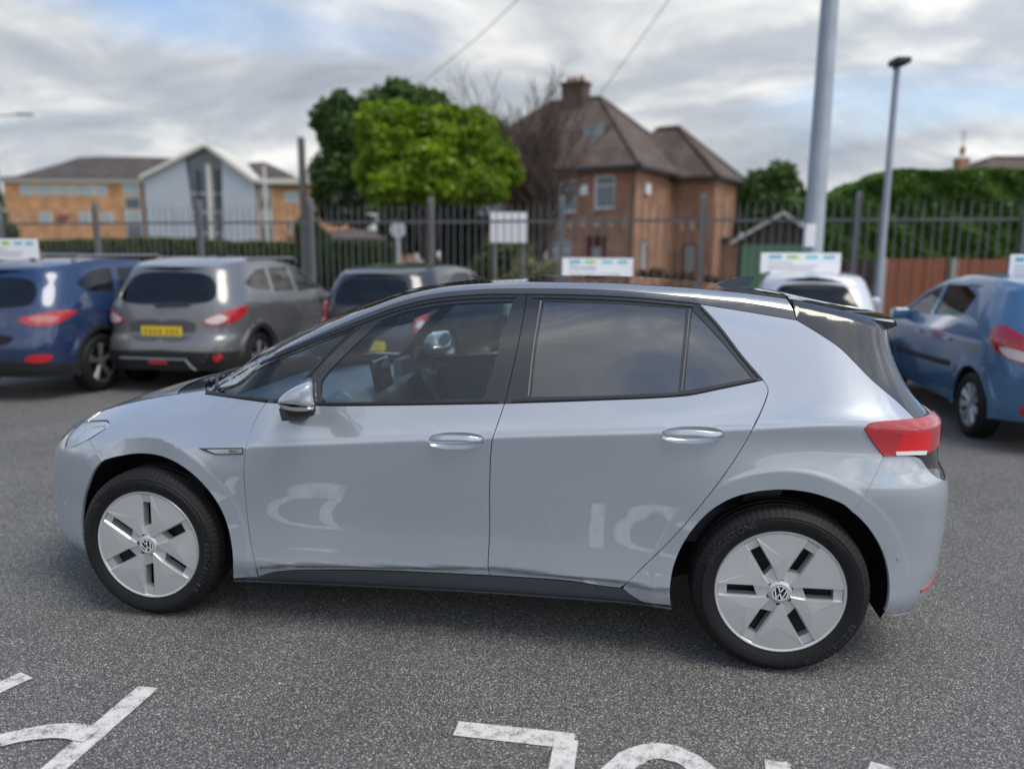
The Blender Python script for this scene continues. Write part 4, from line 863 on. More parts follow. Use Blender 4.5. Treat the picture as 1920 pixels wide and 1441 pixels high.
white_p = mat('white_paint', (.75, .75, .74), .5); upvc = mat('window_white', (.78, .79, .80), .35); pane_m = mat('window_pane', (.24, .29, .30), .08, spec=.8); door_m = mat('door_red', (.12, .02, .025), .4)
stone = mat('pale_stone', (.42, .38, .32), .85, var=(5, .15)); gutter = mat('gutter_dark', (.035, .035, .038), .5)
def hip_roof(name, parent, x0, x1, y0, y1, ze, zr, ridge, m, over=.35):
    b = MB(); x0 -= over; x1 += over; y0 -= over; y1 += over; A, B = ridge
    v = [(x0, y0, ze), (x1, y0, ze), (x1, y1, ze), (x0, y1, ze), (A[0], A[1], zr), (B[0], B[1], zr)]
    vs = [b.bm.verts.new(p) for p in v]
    if abs(A[0]-B[0]) > abs(A[1]-B[1]):                  # ridge along x, A at small x
        for f in ((0, 1, 5, 4), (1, 2, 5), (2, 3, 4, 5), (3, 0, 4), (3, 2, 1, 0)): b.bm.faces.new([vs[i] for i in f])
    else:
        for f in ((1, 2, 5, 4), (0, 1, 4), (3, 0, 4, 5), (2, 3, 5), (3, 2, 1, 0)): b.bm.faces.new([vs[i] for i in f])
    r = b.build(name, m, parent)
    g = MB(); 
    for c, d in ((((x0+x1)/2, y0, ze-.06), (x1-x0, .12, .14)), (((x0+x1)/2, y1, ze-.06), (x1-x0, .12, .14)), ((x0, (y0+y1)/2, ze-.06), (.12, y1-y0, .14)), ((x1, (y0+y1)/2, ze-.06), (.12, y1-y0, .14))): g.box(c, d)
    g.build('gutter', gutter, r)
    rd = MB()
    for p, q in ((v[4], v[5]), (v[4], v[0]), (v[5], v[2])) + (((v[4], v[3]), (v[5], v[1])) if abs(A[0]-B[0]) > abs(A[1]-B[1]) else ((v[4], v[1]), (v[5], v[3]))): rd.tube([p, q], .11, 6)
    rd.build('ridge_tiles', tiles, r); return r
def wall_with_holes(name, parent, m, axis, at, a0, a1, z0, z1, holes, thick=.28, sgn=1):
    # a wall in the plane (axis = at), opened for each (a, b, z, Z)
    xs = sorted({a0, a1, *[h[0] for h in holes], *[h[1] for h in holes]}); zs = sorted({z0, z1, *[h[2] for h in holes], *[h[3] for h in holes]}); b = MB()
    for i in range(len(xs)-1):
        for j in range(len(zs)-1):
            cx, cz = (xs[i]+xs[i+1])/2, (zs[j]+zs[j+1])/2
            if any(h[0] < cx < h[1] and h[2] < cz < h[3] for h in holes): continue
            c = (cx, at+sgn*thick/2, cz); d = (xs[i+1]-xs[i], thick, zs[j+1]-zs[j])
            if axis == 0: c = (c[1], c[0], c[2]); d = (d[1], d[0], d[2])
            b.box(c, d)
    bmesh.ops.remove_doubles(b.bm, verts=b.bm.verts, dist=1e-5); seen = {}
    for f in b.bm.faces: seen.setdefault(tuple(round(x, 4) for x in f.calc_center_median()), []).append(f)
    bmesh.ops.delete(b.bm, geom=[f for q in seen.values() if len(q) > 1 for f in q], context='FACES')
    return b.build(name, m, parent)
def window(parent, axis, at, a0, a1, z0, z1, sgn=1, m=upvc, bars=1, sill_=True, pane=pane_m, trans=False):
    P = lambda a, y, z: (a, at+sgn*y, z) if axis == 1 else (at+sgn*y, a, z); D = lambda a, y, z: (a, y, z) if axis == 1 else (y, a, z)
    w_ = MB(); t = .07; y = .10; am, zm = (a0+a1)/2, (z0+z1)/2
    w_.box(P(a0+t/2, y, zm), D(t, .06, z1-z0)); w_.box(P(a1-t/2, y, zm), D(t, .06, z1-z0)); w_.box(P(am, y, z0+t/2), D(a1-a0-2*t, .06, t)); w_.box(P(am, y, z1-t/2), D(a1-a0-2*t, .06, t))
    for k in range(bars): a = a0+(a1-a0)*(k+1)/(bars+1); w_.box(P(a, y, zm), D(.06, .05, z1-z0-2*t))
    if trans: w_.box(P(am, y, z0+(z1-z0)*.7), D(a1-a0-2*t, .045, .05))
    o = w_.build('window', m, parent)
    p = MB(); p.box(P(am, y+.02, zm), D(a1-a0-t, .01, z1-z0-t)); p.build('pane', pane, o)
    if sill_: s_ = MB(); s_.box(P(am, -.03, z0-.04), D(a1-a0+.16, .16, .07)); s_.build('window_sill', stone, o)
    return o
# ---- brick house: local x = away along the left-hand face, local y = away along the right-hand face; both seen from the corner
C0 = far(1185, 30.6); tgt = far(1014, 32.8); ax = Vector((tgt[0]-C0[0], tgt[1]-C0[1], 0)).normalized(); hang = math.atan2(ax.y, ax.x)
house = empty('brick_house', (C0[0], C0[1], 0), hang, label='red brick house with hipped tiled roof and chimney behind the fence', cat='house')
# with x along the left face, the right-hand face runs towards local -y
ZE = 5.16; LX = 9.6
def hx(px, d): v = far(px, d); return (Matrix.Rotation(-hang, 3, 'Z')@(v-C0))
wl = [(2.55, 4.05, 3.45, 4.75), (.85, 1.75, 3.55, 4.85), (1.15, 2.15, .0, 2.45), (2.75, 4.05, .9, 2.3), (6.2, 7.6, 3.45, 4.75), (6.2, 7.6, .9, 2.3)]
wall_with_holes('wall', house, red_br, 1, 0, 0, LX, 0, ZE, wl, sgn=-1)
rw = [(-3.0, -2.2, .9, 2.3)]
DP = 8.6
wall_with_holes('wall', house, red_br, 0, 0, -DP, -.28, 0, ZE, [(-1.5, -.95, .9, 2.35)], sgn=1)
b_ = MB(); b_.box((LX/2+.1, -DP/2, ZE/2), (LX-.4, DP-.7, ZE-.06)); b_.build('inner_wall', red_br, house)
for h in wl:
    if h[2] > 0: window(house, 1, 0, h[0], h[1], h[2], h[3], sgn=-1, bars=0 if h[1]-h[0] < 1.2 else 1, trans=True)
window(house, 0, 0, -1.5, -.95, .9, 2.35, sgn=1, bars=0)
b_ = MB(); b_.box((1.65, -.14, 1.10), (.86, .06, 2.2)); dr = b_.build('door', door_m, house); b_ = MB(); b_.box((1.65, -.105, 1.55), (.4, .02, .9)); b_.build('pane', pane_m, dr)
b_ = MB(); b_.box((1.65, -.10, 2.33), (1.0, .06, .2)); b_.build('door_frame', door_m, dr)
b_ = MB(); b_.box((2.15, .10, 4.3), (.3, .12, .42), .02); b_.build('alarm_box', white_p, house)
b_ = MB(); b_.box((-.08, -1.2, 4.35), (.12, .42, .42), .02); b_.build('alarm_box', white_p, house)
for i in range(14):                                      # pale decorative bricks in a band between the storeys
    b_ = MB() if i == 0 else None
    if i == 0: b_.box((0, 0, 0), (.16, .05, .34)); db = b_.build('decorative_brick', stone, house); db.location = (.35, .018, 2.98)
    else: o = db.copy(); COL.objects.link(o); o.location = (.35+i*.62, .018, 2.98)
# wing set further back and out to the side
wx = -1.75; wy0 = -4.3; wy1 = -8.4
b_ = MB(); b_.box(((wx+.3)/2+.0, (wy0+wy1)/2, ZE/2-.1), (-wx+.6, wy0-wy1, ZE-.2)); b_.build('side_wing_wall', red_br, house)
for i in range(3):
    o = db.copy(); COL.objects.link(o); o.location = (-.45-i*.5, wy0+.018, 2.98)
def flush_window(parent, axis, at, a0, a1, z0, z1, sgn, m=upvc, pane=pane_m):
    P = lambda a, y, z: (a, at-sgn*y, z) if axis == 1 else (at-sgn*y, a, z); D = lambda a, y, z: (a, y, z) if axis == 1 else (y, a, z)
    b = MB(); b.box(P((a0+a1)/2, .01, (z0+z1)/2), D(a1-a0, .06, z1-z0)); o = b.build('window', m, parent); b = MB(); b.box(P((a0+a1)/2, .045, (z0+z1)/2), D(a1-a0-.16, .02, z1-z0-.16)); b.build('pane', pane, o); return o
flush_window(house, 1, wy0, -1.2, -.6, .9, 2.2, -1, door_m); flush_window(house, 0, wx, -5.4, -4.9, .9, 2.2, 1)
flush_window(house, 0, wx, -7.9, -7.1, .9, 2.1, 1)
hip_roof('roof', house, 0, LX, -DP, 0, ZE, 8.75, ((3.6, -4.2), (6.2, -4.2)), tiles)
hip_roof('side_wing_roof', house, wx, 2.2, wy1-.2, wy0, ZE-.12, 7.5, ((.6, -6.3), (1.6, -6.3)), tiles)
b_ = MB(); b_.box((4.7, -3.9, 8.4), (1.1, .75, 2.0)); b_.box((4.7, -3.9, 9.38), (1.24, .9, .14)); chm = b_.build('chimney', brick('sooty_brick', (.085, .055, .04), (.12, .08, .055), (.12, .1, .08)), house)
for k in (-.3, .05, .35): b_ = MB(); b_.tube([(4.7+k, -3.9, 9.4), (4.7+k, -3.9, 9.72)], [.13, .11], 10); b_.build('chimney_pot', mat('terracotta', (.35, .15, .07), .8), chm)
b_ = MB(); b_.box((2.6, -1.55, 6.62), (.85, .05, 1.0), rot=None); sk = b_.build('roof_light', pane_m, house); sk.rotation_euler = (0, 0, 0)
sk.data.transform(Matrix.Translation((0, 0, 0)))
for x_ in (-.05,): b_ = MB(); b_.tube([(x_+.02, .06, .1), (x_+.02, .06, ZE)], .05, 8); b_.build('downpipe', gutter, house)
b_ = MB(); b_.tube([(wx-.06, wy0-.1, .1), (wx-.06, wy0-.1, ZE-.2)], .05, 8); b_.build('downpipe', gutter, house)
# dark lean-to porch at the right-hand end
b_ = MB(); b_.box((wx-.85, -6.6, 1.15), (1.7, 2.2, 2.3)); pr = b_.build('porch', red_br, house); b_ = MB(); b_.box((wx-.9, -6.6, 2.42), (2.1, 2.6, .16)); b_.build('porch_roof', gutter, pr)

# ---- office: one wing each side of a glazed gable, square to the view, 60 m off
OD = 60.; O0 = far(397, OD); oang = -YAW*0+math.atan2(CR[1], CR[0])
off = empty('office_building', (O0[0], O0[1], 0), oang, label='orange brick office with grey roofs and a white glazed gable, far left', cat='office building')
def ox(px): return (px-397)*OD/FPX
def oz(py, px=397): return CAM[2]+(hor(px)-py)*OD/FPX
clad = mat('grey_cladding', (.40, .44, .50), .5, var=(1, .05)); cream = mat('cream_trim', (.62, .60, .54), .6); gl_d = mat('curtain_glass', (.06, .085, .11), .06, spec=.9); gl_w = mat('ribbon_glass', (.34, .42, .44), .12, spec=.8)
zt = oz(350)
for (x0, x1, nm) in ((ox(20), ox(275), 'l'), (ox(487), ox(640), 'r')):
    b_ = MB(); b_.box(((x0+x1)/2, 6, zt/2), (x1-x0, 12, zt)); b_.build('wall', org_br, off)
    b_ = MB(); b_.box(((x0+x1)/2, -.05, zt+.0), (x1-x0+1, .5, .35)); b_.build('fascia', cream, off)
def arc_roof(x0, x1, zc_, ztop, skew):
    secs = []
    for k in np.linspace(0, 1, 13):
        x = x0+(x1-x0)*k; crest = ztop*(1-.025*(2*k-1)**2)
        hipf = min(1, k/skew[0] if skew[0] else 1, (1-k)/skew[1] if skew[1] else 1)
        secs.append([(x, -.5, zc_), (x, -.5+5.5*1, zc_+(crest-zc_)*hipf), (x, 13, zc_)])
    b = MB(); b.loft(secs); return b.build('roof', slate, off)
arc_roof(ox(14), ox(350), zt+.15, oz(293), (.20, 0)); arc_roof(ox(425), ox(590), oz(360), oz(300), (0, .75))
# windows of the wings: ribbons above, singles below
for a in (50, 78, 106, 134, 162, 186): flush_window(off, 1, 0, ox(a)+.04, ox(a+25), oz(378), oz(358), 1, cream, gl_w)
for a in (82, 155, 196): flush_window(off, 1, 0, ox(a), ox(a+22), oz(427), oz(407), 1, cream, gl_w)
for a in (28,): pass
for (a, b) in ((241, 272), (490, 515)):
    for (p, q) in ((352, 376), (380, 402), (404, 426), (428, 462)):
        flush_window(off, 1, 0, ox(a), ox(b), oz(q), oz(p), 1, cream, gl_w if p in (352, 404) else gl_d)
for a in (538,): flush_window(off, 1, 0, ox(a), ox(a+26), oz(388), oz(368), 1, cream, gl_w)
flush_window(off, 1, 0, ox(540), ox(550), oz(440), oz(418), 1, cream, gl_d)
b_ = MB(); b_.prism([(ox(112), oz(420)), (ox(118), oz(412)), (ox(138), oz(412)), (ox(130), oz(424)), (ox(116), oz(426))], 1, -.12, -.02); b_.build('wall_emblem', mat('maroon', (.22, .06, .05), .6), off)
# gable
ap = (ox(403), oz(291)); L = (ox(282), oz(349)); R2 = (ox(490), oz(354)); yb = -.5
b_ = MB(); b_.prism([(ox(285), 0), (ox(363), 0), (ox(363), oz(311)), (ox(285), oz(349))], 1, yb, 8); b_.build('gable_wall', clad, off)
b_ = MB(); b_.prism([(ox(430), 0), (ox(487), 0), (ox(487), oz(352)), (ox(430), oz(312))], 1, yb, 8); b_.build('gable_wall', clad, off)
b_ = MB(); b_.prism([(ox(363), 0), (ox(378), 0), (ox(363), oz(318))], 1, yb, yb+.3); b_.build('gable_wall', clad, off); b_ = MB(); b_.prism([(ox(421), 0), (ox(430), 0), (ox(430), oz(330))], 1, yb, yb+.3); b_.build('gable_wall', clad, off)
b_ = MB(); b_.prism([(ox(363), .0), (ox(430), .0), (ox(430), oz(313)), (ox(403), oz(295)), (ox(363), oz(311))], 1, yb+.35, yb+.6); cw = b_.build('glass_wall', gl_d, off)
for a in (382, 403, 418): b_ = MB(); b_.box((ox(a), yb+.25, 4.2), (.16 if a != 403 else .35, .2, 8.4 if a == 403 else 7.5)); b_.build('mullion', cream if a == 403 else gutter, cw)
for z in (1.6, 3.2, 4.8, 6.2): b_ = MB(); b_.box((ox(393), yb+.27, z), (ox(430)-ox(357), .12, .14)); b_.build('transom', clad, cw)
for P, Q in ((L, ap), (ap, R2)):
    d = Vector((Q[0]-P[0], Q[1]-P[1])).normalized(); n = Vector((-d.y, d.x))*.26
    b_ = MB(); b_.prism([(P[0], P[1]), (Q[0], Q[1]), (Q[0]+n.x*.9, Q[1]+n.y), (P[0]+n.x*.9, P[1]+n.y)], 1, yb-.35, 9); b_.build('gable_roof', cream, off)
for a in (45, 533): b_ = MB(); b_.tube([(ox(a), -4, 0), (ox(a), -4, oz(332))], .09, 8); o = b_.build('flagpole', cream); o.parent = None; o.location = (O0[0], O0[1], 0); o.rotation_euler = (0, 0, oang); tag(o, 'thin pale flagpole before the left end of the office' if a == 45 else 'thin pale flagpole before the right wing of the office', 'flagpole', 'flagpoles by the office')

# ---- garage with green door, timber fence with concrete posts, small things behind the palisade
def yaw_empty(name, px, d, **k): p = far(px, d); return empty(name, (p[0], p[1], 0), oang, **k)
gd = 25.; G = yaw_empty('garage', 1440, gd, label='small garage with pale gable edge and green door beside the brick house', cat='garage')
G.rotation_euler.z = oang-.33
gx = lambda px: (px-1440)*gd/FPX
gz = lambda py: CAM[2]+(hor(1440)-py)*gd/FPX
b_ = MB(); b_.prism([(gx(1382), 0), (gx(1510), 0), (gx(1510), gz(440)), (gx(1463), gz(404)), (gx(1382), gz(450))], 1, .1, 5); b_.build('wall', mat('dark_boards', (.05, .035, .03), .8, var=(8, .2)), G)
for P, Q in (((1372, 454), (1463, 399)), ((1463, 399), (1518, 438))):
    b_ = MB(); b_.prism([(gx(P[0]), gz(P[1])), (gx(Q[0]), gz(Q[1])), (gx(Q[0]), gz(Q[1]-7)), (gx(P[0]), gz(P[1]-7))], 1, -.15, 5.1); b_.build('roof', mat('bargeboard', (.50, .47, .43), .7), G)
green_d = mat('green_door', (.10, .22, .12), .5)
for i in range(8): a = 1392+i*14; b_ = MB(); b_.box(((gx(a)+gx(a+13.3))/2, .05+.012*(i % 2), gz(453)/2), (gx(a+13.3)-gx(a), .06, gz(453))); b_.build('door_board', green_d, G)
td = 14.9; TF = yaw_empty('timber_fence', 1660, td, label='orange-brown board fence between pale concrete posts below the tall hedge', cat='fence')
tx = lambda px: (px-1660)*td/FPX
wood = mat('stained_boards', (.25, .075, .03), .75, var=(6, .25), bump=(40, .4)); conc = mat('concrete', (.36, .33, .28), .85, var=(6, .15))
for a in (1657, 1790, 1925, 2055):
    b_ = MB(); b_.box((tx(a), 0, .83), (.12, .12, 1.66)); b_.build('concrete_post', conc, TF)
b_ = MB(); b_.box((0, 0, 0), (.135, .02, 1.48)); bd0 = b_.build('board', wood, TF); k = 0
for a0, a1 in ((1663, 1785), (1795, 1920), (1930, 2050), (2060, 2180)):
    n = int((tx(a1)-tx(a0))/.13)
    for i in range(n):
        o = bd0 if k == 0 else bd0.copy()
        if k: COL.objects.link(o)
        o.location = (tx(a0)+.07+i*.128, .012*(i % 2), .90+rng.normal(0, .004)); k += 1
    b_ = MB(); b_.box(((tx(a0)+tx(a1))/2, 0, .10), (tx(a1)-tx(a0), .05, .2)); b_.build('gravel_board', conc, TF)
TF2 = yaw_empty('timber_fence', 1580, 15.6, label='dark weathered board fence left of the orange-brown fence, behind the small white car', cat='fence')
b_ = MB(); b_.box((0, 0, .8), (.14, .02, 1.6)); bd1 = b_.build('board', mat('dark_boards', (.05, .035, .03), .8), TF2)
for i in range(11):
    o = bd1 if i == 0 else bd1.copy()
    if i: COL.objects.link(o)
    o.location = (-.75+i*.148, .015*(i % 2), 0)
# white notice board, round sign
nb = yaw_empty('notice_board', 954, 15.95, label='blank white notice board on two posts behind the fence', cat='sign board'); s_ = 15.95/FPX; h_ = hor(954)
zz = lambda py: CAM[2]+(h_-py)*s_
b_ = MB(); b_.box((0, .16, (zz(399)+zz(455))/2), (71*s_, .03, zz(399)-zz(455))); b_.build('panel', mat('board_white', (.8, .81, .84), .4), nb)
for k in (-.3, .3): b_ = MB(); b_.box((k, .20, zz(455)/2+.2), (.06, .04, zz(455)+.4)); b_.build('post', gal, nb)
rs = yaw_empty('round_sign', 747, 19., label='small round grey road sign seen from behind on its post', cat='road sign'); s_ = 19/FPX; zc_ = CAM[2]+(hor(747)-434)*s_
b_ = MB(); b_.tube([(0, -.02, zc_), (0, .0, zc_)], .20, 24); b_.build('sign_disc', mat('sign_grey', (.42, .44, .46), .5), rs); b_ = MB(); b_.tube([(0, .04, 0), (0, .04, zc_+.1)], .06, 10); b_.build('post', mat('sign_grey', (.42, .44, .46), .5), rs)
# lamp columns and poles
def pole(name, px, d, ztop, r0, r1, m, label, cat='lamp post', group=None):
    o = yaw_empty(name, px, d, label=label, cat=cat, group=group); b_ = MB(); b_.tube([(0, 0, 0), (0, 0, 1.2), (0, 0, 1.25), (0, 0, ztop)], [r0*1.15, r0*1.15, r0, r1], 20); b_.build('column', m, o, True); return o
big = pole('lamp_post', 1523, 12.6, 9.5, .165, .105, gal_l, 'thick blue-grey lamp column rising behind the small white car')
b_ = MB(); b_.tube([(0, 0, 9.4), (0, -.5, 9.7), (0, -1.2, 9.75)], .05, 8); b_.build('arm', gal_l, big, True); b_ = MB(); b_.box((0, -1.5, 9.73), (.3, .7, .14), .05); b_.build('lantern', gal_l, big, True)
b_ = MB(); b_.box((-.12, -.13, 2.0), (.16, .12, .36), .01); b_.build('junction_box', mat('board_white', (.8, .81, .84), .4), big)
lp = pole('lamp_post', 1653, 13.0, 4.72, .062, .05, gal_l, 'slim grey lamp post with a small dark head in front of the tall hedge')
b_ = MB(); b_.box((.02, -.02, 4.80), (.24, .34, .10), .03); b_.box((-.02, 0, 4.73), (.08, .1, .08), .01); o = b_.build('lamp_head', mat('lamp_dark', (.03, .035, .04), .4), lp, True)
ll = pole('lamp_post', 12, 45., 9.0, .11, .07, gal_l, 'tall street lamp with a curved arm at the far left')
b_ = MB(); b_.tube([(0, 0, 8.9), (.05, 0, 9.2), (.3, 0, 9.33), (1.5, 0, 9.4)], .05, 8); b_.build('arm', gal_l, ll, True); b_ = MB(); b_.box((1.9, 0, 9.42), (.9, .3, .14), .05); b_.build('lantern', gal_l, ll, True)
tp = pole('telegraph_pole', 573, 28., 5.75, .15, .13, mat('pole_wood', (.16, .145, .14), .9), 'short dark wooden pole left of the big evergreen tree', 'pole')
# wires
for pts, lab in ((((1010, -8), (900, 92), (790, 178)), 'dark overhead wire sloping down to the evergreen tree'), (((1262, -8), (1190, 92), (1118, 188)), 'faint overhead wire sloping down to the house chimney')):
    P = [far(p[0], 24+i*3, p[1]) for i, p in enumerate(pts)]; b_ = MB(); b_.tube(P, .013, 6); o = b_.build('overhead_wire', mat('wire', (.03, .03, .035), .6)); tag(o, lab, 'wire', 'overhead wires')
# ---- far houses at the edges
def cottage(name, px, d, w, dep, ze, zr, m, label, chim=None, rz=0.):
    p = far(px, d); h = empty(name, (p[0], p[1], 0), oang+rz, label=label, cat='house'); b = MB(); b.box((0, dep/2, ze/2), (w, dep, ze)); b.build('wall', m, h)
    hip_roof('roof', h, -w/2, w/2, 0, dep, ze, zr, ((-w/2+dep/2, dep/2), (w/2-dep/2, dep/2)), tiles)
    for k in range(3): flush_window(h, 1, 0, -w/2+.8+k*w/3.2, -w/2+2+k*w/3.2, .9, 2.1, 1)
    if chim is not None:
        b = MB(); b.box((chim, dep/2-.6, zr-1.0), (.5, .5, 1.8)); c = b.build('chimney', red_br, h); b = MB(); b.tube([(chim, dep/2-.6, zr+.05), (chim, dep/2-.6, zr+.4)], .12, 8); b.build('chimney_pot', MATS['terracotta'], c)
    return h
cottage('brick_bungalow', 655, 46, 6.5, 6, 2.6, 3.2, red_br, 'low red brick building glimpsed under the evergreen tree')
rh = cottage('brick_house', 1965, 34, 8.5, 7, 4.6, 6.4, red_br, 'house whose dark roof end and chimney show above the hedge at the right edge', chim=-2.6, rz=.0)
b_ = MB(); b_.tube([(-2.6, 2.9, 6.2), (-2.6, 2.9, 7.6)], .02, 6); 
for k in range(4): b_.tube([(-2.8, 2.9, 7.2+.1*k), (-2.4, 2.9, 7.2+.1*k)], .012, 6)
b_.build('aerial', gal, rh)
# verge and low wall lines
b_ = MB(); b_.box((0, 0, .02), (60, .15, .12)); k = b_.build('kerb', conc); p = far(1000, 17.2); k.location = p; k.rotation_euler = (0, 0, fang); tag(k, kind='structure')
p = far(300, 45); gr_ = mobj('verge', [(-60, -14, .03), (60, -14, .03), (60, 8, .03), (-60, 8, .03)], [(0, 1, 2, 3)], mat('grass', (.06, .10, .02), .9, var=(3, .4))); gr_.location = (p[0], p[1], 0); gr_.rotation_euler = (0, 0, oang); tag(gr_, kind='structure')
# ================================================================== greenery
def leaf_mat(name, c1, c2, tr=.35):
    m = bpy.data.materials.new(name); m.use_nodes = True; t = m.node_tree; t.nodes.clear(); o = N(t, 'ShaderNodeOutputMaterial'); d = N(t, 'ShaderNodeBsdfDiffuse'); tl = N(t, 'ShaderNodeBsdfTranslucent'); g = N(t, 'ShaderNodeBsdfGlossy'); g.inputs['Roughness'].default_value = .45
    x = N(t, 'ShaderNodeMixShader'); x.inputs[0].default_value = tr; c = N(t, 'ShaderNodeTexCoord'); n = N(t, 'ShaderNodeTexNoise'); n.inputs['Scale'].default_value = 1.6; n.inputs['Detail'].default_value = 5; n.inputs['Roughness'].default_value = .8; t.links.new(c.outputs['Object'], n.inputs['Vector'])
    r = N(t, 'ShaderNodeValToRGB'); r.color_ramp.elements[0].position = .36; r.color_ramp.elements[0].color = (*c1, 1); r.color_ramp.elements[1].position = .64; r.color_ramp.elements[1].color = (*c2, 1); t.links.new(n.outputs[0], r.inputs[0])
    for q in (d, tl): t.links.new(r.outputs[0], q.inputs[0])
    t.links.new(d.outputs[0], x.inputs[1]); t.links.new(tl.outputs[0], x.inputs[2]); y = N(t, 'ShaderNodeMixShader'); y.inputs[0].default_value = .04; t.links.new(x.outputs[0], y.inputs[1]); t.links.new(g.outputs[0], y.inputs[2]); t.links.new(y.outputs[0], o.inputs[0]); return m
def leaves(name, C, size, m, parent, up=.3):
    n = len(C); d = rng.normal(size=(n, 3)); d[:, 2] += up; d /= np.linalg.norm(d, axis=1)[:, None]; a = rng.normal(size=(n, 3)); a -= d*(a*d).sum(1)[:, None]; a /= np.linalg.norm(a, axis=1)[:, None]; b = np.cross(d, a); s_ = size*rng.uniform(.6, 1.3, n)[:, None]
    V = np.stack([C-a*s_, C-b*s_*.55+d*s_*.15, C+a*s_, C+b*s_*.55+d*s_*.15], 1).reshape(-1, 3); return big_mesh(name, V, np.arange(4*n).reshape(n, 4), m, parent)
def lobe_points(lobes, n, shell=.35):
    out_ = []; vol = np.array([l[1][0]*l[1][1]*l[1][2] for l in lobes])**.67; vol /= vol.sum()
    for (c, r), k in zip(lobes, vol):
        m_ = int(n*k); d = rng.normal(size=(m_, 3)); d /= np.linalg.norm(d, axis=1)[:, None]; q = 1-shell*rng.random(m_)**1.6
        bump = 1+.16*np.sin(d[:, 0]*7+c[0]*3)*np.sin(d[:, 1]*6+1)+.12*np.sin(d[:, 2]*9+c[1]*2); out_.append(np.array(c)+d*np.array(r)*(q*bump)[:, None])
    return np.vstack(out_)
def sub_lobes(lobes, k, f=.42):
    o = []
    for c, r in lobes:
        for _ in range(k):
            d = rng.normal(size=3); d /= np.linalg.norm(d); o.append((np.array(c)+d*np.array(r)*.78, np.array(r)*f*rng.uniform(.7, 1.2)))
        o.append((c, np.array(r)*.86))
    return o
def trunk(parent, pts, rs, m, name='trunk'): b = MB(); b.tube(pts, rs, 9); return b.build(name, m, parent, True)
bark = mat('bark', (.055, .042, .032), .95, bump=(30, .8, .01))
ever = leaf_mat('evergreen_leaves', (.03, .075, .02), (.11, .20, .035)); lime = leaf_mat('lime_leaves', (.09, .17, .010), (.34, .50, .025), .45); hedge_m = leaf_mat('hedge_leaves', (.04, .11, .016), (.15, .28, .04)); low_m = leaf_mat('low_hedge_leaves', (.05, .09, .012), (.12, .18, .03)); varie = leaf_mat('variegated_leaves', (.08, .10, .02), (.42, .42, .20), .3); dk = leaf_mat('dark_leaves', (.012, .025, .01), (.035, .06, .018))
def tree(name, px, d, label, lobes_px, m, n, size, cat='tree', tr=True, k=9, depthf=.8):
    p = far(px, d); T_ = empty(name, (p[0], p[1], 0), oang, label=label, cat=cat); s_ = d/FPX; L_ = []
    for (x, y, rx, ry) in lobes_px: L_.append((np.array([(x-px)*s_, rng.uniform(-.3, .3)*rx*s_, CAM[2]+(hor(px)-y)*s_]), np.array([rx*s_, rx*s_*depthf, ry*s_])))
    C = lobe_points(sub_lobes(L_, k), n); leaves('crown', C, size, m, T_)
    if tr:
        zt_ = max(l[0][2] for l in L_); trunk(T_, [(0, 0, 0), (.06, 0, zt_*.4), (0, 0, zt_*.8)], [.20, .15, .06], bark)
        for l in L_[:4]: trunk(T_, [(0, 0, zt_*.3), (l[0]*[.5, .5, .8])+np.array([0, 0, zt_*.1]), l[0]], [.09, .06, .02], bark, 'branch')
    return T_
tree('evergreen_tree', 735, 27, 'large dark evergreen tree between the office and the brick house', [(730, 235, 75, 60), (660, 250, 55, 50), (800, 225, 55, 45), (650, 330, 62, 65), (720, 330, 80, 80), (630, 380, 45, 40), (780, 390, 70, 50)], ever, 42000, .11)
tree('lime_green_tree', 803, 20.5, 'bright yellow-green tree in front of the dark evergreen', [(740, 275, 62, 55), (830, 265, 70, 55), (900, 285, 58, 60), (720, 340, 50, 48), (800, 340, 85, 55), (900, 350, 66, 48), (935, 310, 40, 50)], lime, 50000, .10, k=10)
tree('dark_shrub', 830, 23, 'dark evergreen mass under the bright yellow-green tree', [(780, 430, 60, 45), (860, 425, 55, 45), (650, 400, 50, 30), (870, 470, 40, 40)], dk, 12000, .10, 'shrub')
tree('round_bush', 1448, 36, 'round dark tree between the brick house and the lamp column', [(1448, 350, 50, 42), (1415, 370, 36, 42), (1480, 375, 32, 45), (1440, 410, 60, 50)], ever, 16000, .12)
tree('small_bush', 945, 17.5, 'clipped green bush just below the white notice board', [(925, 490, 36, 36), (965, 480, 32, 30)], low_m, 5000, .06, 'shrub', False)
tree('small_bush', 1005, 16.4, 'yellow and green variegated bush beside the sign reading Warranties', [(985, 510, 26, 24), (1025, 512, 28, 24)], varie, 3500, .045, 'shrub', False)
tree('small_bush', 1265, 16., 'low reddish-brown shrub in front of the brick house', [(1225, 522, 28, 22), (1275, 526, 34, 24), (1330, 530, 26, 20)], leaf_mat('brown_leaves', (.06, .03, .02), (.16, .09, .05)), 4000, .045, 'shrub', False)
tree('small_bush', 575, 30, 'olive bush at the right end of the office building', [(578, 440, 22, 34), (600, 455, 20, 24)], low_m, 4000, .09, 'shrub', False)
tree('small_bush', 12, 40, 'green bush below the street lamp at the far left', [(5, 405, 14, 40), (0, 440, 30, 35)], low_m, 4000, .12, 'shrub', False)
